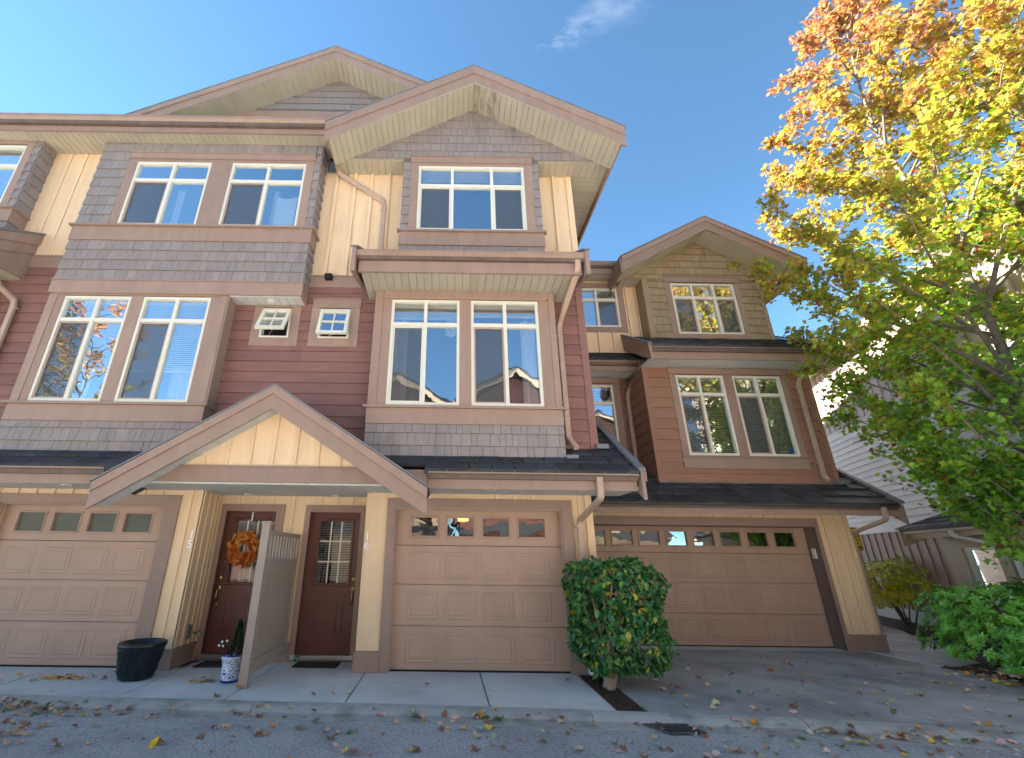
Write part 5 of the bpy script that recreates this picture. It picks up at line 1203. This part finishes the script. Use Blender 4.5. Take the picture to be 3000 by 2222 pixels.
# ------------------------------------------------------------------ maples
def interp(tab, z):
    for (a, b), (c, d) in zip(tab, tab[1:]):
        if a <= z <= c: return b+(d-b)*(z-a)/(c-a)
    return 0
def maple(x0, y0, rtab, ztop, nlimb, per, label, seed, npart, lsize=.1, warm=0., cat_group=None, hue=None):
    rg = random.Random(seed); t = thing('maple_tree', (x0, y0, 0), label, 'tree', cat_group); its = []
    tr = [Vector((x0+.12*math.sin(z*.7+seed), y0+.1*math.cos(z*.8+seed), z)) for z in [ztop*k/14*.93 for k in range(15)]]
    v, f = tube_geo(tr, .08, 12, .012); mesh('trunk', v, f, BARK, t, smooth=True)
    j = J(); zmin = rtab[0][0]
    for i in range(nlimb):
        q = (i+.5)/nlimb; zt = zmin+(ztop-zmin)*(q**1.12); a = i*2.39996+rg.uniform(-.4, .4)
        rr = interp(rtab, zt)*rg.uniform(.82, 1.06)
        zb = max(.9, zt-rr*rg.uniform(.55, 1.05)-.5*(1-q)) if zt > 2.6 else zt+.35
        k0 = min(13, int(zb/(ztop*.93)*14)); b0 = tr[k0].lerp(tr[min(14, k0+1)], min(1, max(0, zb/(ztop*.93)*14-k0)))
        e = Vector((x0+math.cos(a)*rr, y0+math.sin(a)*rr, zt)); mid = b0.lerp(e, .5)+Vector((0, 0, rg.uniform(-.05, .25) if zt > 2.6 else .25))+rdir(rg)*.12
        path = [b0, b0.lerp(mid, .5)+rdir(rg)*.04, mid, mid.lerp(e, .5)+rdir(rg)*.06, e]
        v, f = tube_geo(path, .008+.011*rr, 6, .004); j.add(v, f)
        ln = (e-b0).length; nt_ = max(5, int(ln*5.2))
        for k in range(nt_):
            s_ = .22+.78*(k+rg.random())/nt_; seg = min(3, int(s_*4)); base = path[seg].lerp(path[seg+1], s_*4-seg)
            tip = base+(rdir(rg)+Vector((math.cos(a)*.5, math.sin(a)*.5, .35)))*rg.uniform(.15, .5)*(1.15-.5*s_)*min(1, .5+rr*.4)
            v, f = tube_geo([base, tip], .006, 4, .002); j.add(v, f)
            for m_ in range(per):
                w_ = rg.random(); p = base.lerp(tip, .35+.75*w_)+rdir(rg)*rg.uniform(.02, .19)
                z = p.z; ou = math.hypot(p.x-x0, p.y-y0)/max(.3, interp(rtab, min(ztop-.1, max(zmin, z))))
                h_ = (z-4.6)/5.6+rg.gauss(0, .3)+warm+.25*(ou-.6)-.1*(p.x-x0)
                g = rg.uniform(.6, 1.35)
                if h_ < .02: col = (.24*g, .46*g, .05)
                elif h_ < .3: col = (.33*g, .45*g, .045)
                elif h_ < .55: col = (.36*g, .36*g, .04)
                elif h_ < 1.05: col = (.45*g, .35*g, .05)
                elif h_ < 1.3: col = (.46*g, .25*g, .06)
                else: col = (.46*g, .19*g, .09)
                if rg.random() < .03: col = (.34*g, .1*g, .04)
                ax = (rdir(rg)+Vector((math.cos(a)*.4, math.sin(a)*.4, -.55))).normalized(); nor = Vector((rg.uniform(-.7, .7), rg.uniform(-.7, .7), 1))
                its.append((p, ax, nor, lsize*rg.uniform(.65, 1.25), col))
    j.build('limbs', BARK, t)
    emit(its, t, LEAFT, MAPLE2D, npart, .15, .15, 'crown', quant=3)
    return t
RT1 = [(1.75, .5), (2.0, .95), (2.7, 1.35), (3.5, 1.65), (4.1, 2.3), (4.7, 2.25), (5.7, 2.3), (6.6, 2.75), (7.2, 2.95), (8.2, 2.3), (9.7, 1.85), (11.7, 1.0), (13.2, .15)]
maple(8.45, 6.3, RT1, 13.2, 116, 38, 'young maple turning from green to orange at the right edge', 11, 300, .1)
RT2 = [(4.2, .8), (5, 1.6), (6, 2.2), (8, 2.3), (10, 1.7), (12.4, .3)]
maple(9.7, 5.2, RT2, 12.4, 70, 26, 'taller yellow maple crowding the top right corner', 5, 0, .1, -.05)
maple(-17.3, -6.6, [(3, 1.5), (5, 2.8), (8, 3.2), (12, 2.2), (15, .4)], 15, 40, 12, 'sunlit maple across the lane mirrored in the left bay windows', 21, 0, .16, .25)
maple(16.4, -6.4, [(2.4, 1.4), (4, 3), (7, 3.4), (10, 2.4), (13, .4)], 13, 40, 12, 'sunlit maple across the lane mirrored in the right house windows', 23, 0, .16, .15)
def conifer(x0, y0, h, r_, label, seed):
    rg = random.Random(seed); t = thing('conifer', (x0, y0, 0), label, 'tree'); v, f = tube_geo([(x0, y0, 0), (x0, y0, h)], .16, 8, .02); mesh('trunk', v, f, BARK, t); its = []
    for i in range(3800):
        q = rg.random()**.8; z = .8+(h-.8)*q; rr = r_*(1-q)**.8*rg.uniform(.35, 1); a = rg.uniform(0, 6.28); d = Vector((math.cos(a), math.sin(a), -.35)); g = rg.uniform(.6, 1.5)
        its.append((Vector((x0+math.cos(a)*rr, y0+math.sin(a)*rr, z)), d, Vector((0, 0, 1))+rdir(rg)*.4, rg.uniform(.18, .34), (.035*g, .075*g, .02*g)))
    emit(its, t, LEAFS, OVAL2D, 0, .1, .1, 'crown')
conifer(-20.6, -8, 17, 2.8, 'tall dark conifer across the lane mirrored in the left bay windows', 31); conifer(22, -8, 14, 2.6, 'tall dark conifer across the lane mirrored in the right house windows', 32)

# ------------------------------------------------------------------ fallen leaves
FCOL = [('tan', (.56, .38, .25)), ('pale pink', (.66, .46, .38)), ('brown', (.27, .13, .07)), ('orange', (.62, .26, .04)), ('yellow', (.7, .5, .05)), ('green', (.1, .2, .035)), ('pale green', (.33, .42, .28)), ('red', (.26, .04, .025))]
FM = {}
for nm, c in FCOL:
    FM[nm] = []
    for k in range(3):
        me = leaf_mesh(MAPLE2D, tuple(x*rn.uniform(.85, 1.15) for x in c), LEAFF, rn.uniform(.1, .5)*rn.choice([-1, 1, 1]), rn.uniform(.15, .6)*rn.choice([1, 1, -1]), 'fallen_leaf'); FM[nm].append(me)
def gz(x, y):
    ky = kerb_y(x); d = ky-y
    if d > .355: return ZR
    if d > 0:
        for (a, b), (c, e) in zip(prof, prof[1:7]):
            if a <= d <= c: return b+(e-b)*(d-a)/max(1e-6, c-a)
    return 0.
def fallen(x, y, place_, col=None, size=None, z=None, tilt=.24):
    nm = col or rn.choices([q_[0] for q_ in FCOL], [34, 18, 24, 9, 4, 4, 5, 3])[0]; s_ = size or rn.uniform(.065, .12); a = rn.uniform(0, 6.28)
    zz = (gz(x, y) if z is None else z)+.008+.1*s_
    o = leaf_obj(rn.choice(FM[nm]), (x, y, zz), (math.cos(a), math.sin(a), rn.gauss(0, .2)), (rn.gauss(0, tilt), rn.gauss(-.1, tilt), 1), s_, None, 'fallen_leaf')
    tag(o, '%s fallen maple leaf lying on the %s' % (nm, place_), 'leaf', '%s leaves on the %s' % (nm, place_)); return o
for i in range(108):
    if i % 6 == 0: cx_, cy_ = rn.uniform(-5, 6.3), rn.uniform(4.4, 5.1)
    fallen(cx_+rn.gauss(0, .3), min(5.15, cy_+rn.gauss(0, .16)), 'grey asphalt lane')
for i in range(92):
    x = rn.choice([rn.uniform(-5.2, 5.8), rn.gauss(-4.6, .5), rn.gauss(-2.2, .5), rn.gauss(.2, .4), rn.gauss(4, .6)]); y = kerb_y(x)-rn.choice([rn.uniform(.13, .3), rn.uniform(.1, .5)]); fallen(x, y, 'gutter at the foot of the kerb')
for i in range(17): x = rn.uniform(-6, -3.7); fallen(x, rn.uniform(kerb_y(x)+.05, 6.95), 'pale walk before the left garage')
for i in range(24): fallen(-4.78+rn.gauss(0, .17), 6.55+rn.gauss(0, .07), 'pale walk before the left garage', rn.choice(['brown', 'orange', 'tan', 'tan', 'yellow']), rn.uniform(.06, .1))
for i in range(14): fallen(-2.95+rn.gauss(0, .1), 6.5+rn.gauss(0, .05), 'walk beside the patterned pot', rn.choice(['brown', 'orange', 'tan', 'yellow']), rn.uniform(.055, .09))
for i in range(8): fallen(rn.uniform(-3.6, 1.6), rn.uniform(5.85, 6.9), 'pale walk before the centre garage')
for i in range(36):
    x = rn.uniform(2.6, 7.4); fallen(x, kerb_y(x)+rn.uniform(.05, 1)**1.4*3.1, 'dark driveway of the right house')
o = leaf_obj(leaf_mesh(OVAL2D, (.75, .47, .01), LEAFF, .3, .3, 'fallen_leaf'), (-2.42, 4.63, ZR+.05), (.5, .3, .75), (.3, -.9, .4), .11, None, 'fallen_leaf'); tag(o, 'single bright yellow leaf standing upturned on the asphalt near the front', 'leaf')
lv = Leaves()
for i in range(620):
    x = 7.2+abs(rn.gauss(0, 1.1)); y = rn.uniform(5.4, 7.35)+.1*rn.random(); nm, c = rn.choices(FCOL, [30, 20, 22, 20, 5, 3, 3, 5])[0]; a = rn.uniform(0, 6.28)
    if y < kerb_y(x)+.05: continue
    lv.add((x, y, .03+.03*rn.random()+(.03 if x > 7.5 else -.015)), (math.cos(a), math.sin(a), rn.gauss(0, .2)), (rn.gauss(0, .3), rn.gauss(0, .3), 1), rn.uniform(.06, .11), tuple(q_*rn.uniform(.8, 1.2) for q_ in c), MAPLE2D, rn.uniform(-.2, .3), rn.uniform(-.3, .3))
for i in range(110):
    x = rn.uniform(2.5, 7.4); y = kerb_y(x)+.05+rn.random()**1.3*3.2; nm, c = rn.choices(FCOL, [30, 20, 15, 11, 6, 7, 8, 3])[0]; a = rn.uniform(0, 6.28)
    lv.add((x, y, .02), (math.cos(a), math.sin(a), rn.gauss(0, .2)), (rn.gauss(0, .3), rn.gauss(0, .3), 1), rn.uniform(.05, .09), c, MAPLE2D, rn.uniform(.1, .4), rn.uniform(.1, .5))
o = lv.build('leaf_litter', LEAFF, None, kind='stuff'); o['label'] = 'drift of fallen leaves below the rhododendron'; o['category'] = 'leaves'
lv = Leaves()
for i in range(260):
    p = Vector((rn.uniform(1.83, 2.1), rn.uniform(5.6, 6.9), .0)); a = rn.uniform(0, 6.28); lv.add(p+Vector((0, 0, .01)), (math.cos(a), math.sin(a), rn.gauss(0, .3)), (rn.gauss(0, .5), rn.gauss(0, .5), 1), rn.uniform(.015, .04), tuple(x*rn.uniform(.6, 1.6) for x in (.07, .035, .018)), OVAL2D)
lw_ = Leaves()
for i in range(330):
    x = rn.choice([rn.uniform(-5.5, 7), rn.gauss(-4.5, .6), rn.gauss(3.5, 1.2)]); y = rn.choice([kerb_y(x)-.12-abs(rn.gauss(0, .16)), rn.uniform(4.3, 5.25)]); nm, c = rn.choices(FCOL, [34, 18, 24, 9, 4, 4, 5, 3])[0]; a = rn.uniform(0, 6.28)
    lw_.add((x, y, gz(x, y)+.016), (math.cos(a), math.sin(a), rn.gauss(0, .2)), (rn.gauss(0, .3), rn.gauss(0, .3), 1), rn.uniform(.045, .085), tuple(q_*rn.uniform(.8, 1.1) for q_ in c), MAPLE2D, rn.uniform(-.3, .5), rn.uniform(-.3, .6))
for i in range(520):
    x = rn.uniform(-5.5, 7); y = kerb_y(x)-.15-abs(rn.gauss(0, .45)) if rn.random() < .75 else rn.uniform(4.3, 5.2); c = rn.choices(FCOL, [30, 10, 30, 10, 4, 4, 3, 3])[0][1]; a = rn.uniform(0, 6.28)
    if kerb_y(x)-y < .15: continue
    lw_.add((x, y, gz(x, y)+.006), (math.cos(a), math.sin(a), rn.gauss(0, .2)), (rn.gauss(0, .3), rn.gauss(0, .3), 1), rn.uniform(.012, .045), tuple(q_*rn.uniform(.5, 1) for q_ in c), OVAL2D)
o = lw_.build('leaf_crumbs', LEAFF, None, kind='stuff'); o['label'] = 'small leaves and leaf crumbs strewn along the gutter and lane'; o['category'] = 'leaf debris'
o = lv.build('bark_chips', LEAFF, None, kind='stuff'); o['label'] = 'dark bark chips in the narrow bed under the clipped shrub'; o['category'] = 'mulch'

# ------------------------------------------------------------------ row across the lane (seen in the window reflections)
OPW = M('facing_cream', (.66, .5, .33), .7, .04, 2, .08); OPR = M('facing_red', (.3, .13, .1), .7, .05, 2, .08)
def facing(x0, x1, ridge, lab, red):
    Yo = -11; t = thing('townhouse', ((x0+x1)/2, Yo, 0), lab, 'townhouse'); fr = Fr((0, Yo, 0), (1, 0, 0), (0, 0, 1), (0, 1, 0)); mx = (x0+x1)/2; hw = (x1-x0)/2
    wins = [(mx-2.2, mx-.3, 3.7, 5.4), (mx+.4, mx+2.3, 3.7, 5.4), (mx-1.2, mx+1.0, 6.7, 8.1)]
    wl = wallgrid('wall', fr, x0, x1, 0, 6.0, -.2, 0, wins[:2], OPR if red else OPW, t); wallgrid('upper_wall', fr, x0, x1, 6.0, ridge-.5-.57*hw, -.2, .0, wins[2:], OPW, t)
    bx('house_body', x0, x1, Yo-9, Yo-.9, 0, ridge-.6-.57*hw, BACK, t)
    prism('gable_wall', [(x0, ridge-.5-.57*hw), (x1, ridge-.5-.57*hw), (mx, ridge-.45)], fr, -.2, .02, OPR, t)
    for wq in wins:
        window(t, fr, *wq, [(wq[0]+wq[1])/2], wq[2]+(wq[3]-wq[2])*.75, glassm=GLASS)
        casing(wl, fr, [(wq[0]-.14, wq[0], wq[2]-.14, wq[3]+.14), (wq[1], wq[1]+.14, wq[2]-.14, wq[3]+.14), (wq[0], wq[1], wq[3], wq[3]+.14), (wq[0], wq[1], wq[2]-.2, wq[2])], TRIM, .04)
    v, f = prism_geo(rc(mx-1.2, mx+1.24, .02, 2.14), fr, 0, .03); mesh('garage_door', v, f, GAR, t)
    for s_ in (-1, 1):
        xe = mx+s_*(hw+.3); prism('fascia_board', [(mx, ridge), (mx, ridge-.4), (xe, ridge-.4-.57*(hw+.3)), (xe, ridge-.57*(hw+.3))], fr, .5, .56, OPW, t)
        f2 = Fr((mx, 0, ridge+.01), (s_, 0, -.57), (0, 1, 0), (s_*.57, 0, 1)); slab('roof', f2, 0, (hw+.3)*1.151, Yo-9, Yo+.6, -.1, .03, ROOF, t)
    rs2 = Fr((0, Yo+.9, 2.5), (1, 0, 0), (0, -1, .65), (0, .65, 1)); slab('skirt_roof', rs2, x0, x1, 0, 1.05, -.05, 0, ROOF, t)
facing(.6, 7.1, 11.6, 'red and cream townhouse across the lane mirrored in the centre bay window', True)
facing(-6.2, .3, 11.2, 'cream townhouse across the lane mirrored in the centre garage panes', False)
facing(-13.2, -6.6, 11.6, 'left townhouse across the lane mirrored in the left bay window', True)
facing(7.4, 14, 11.2, 'right townhouse across the lane mirrored in the double garage panes', False)
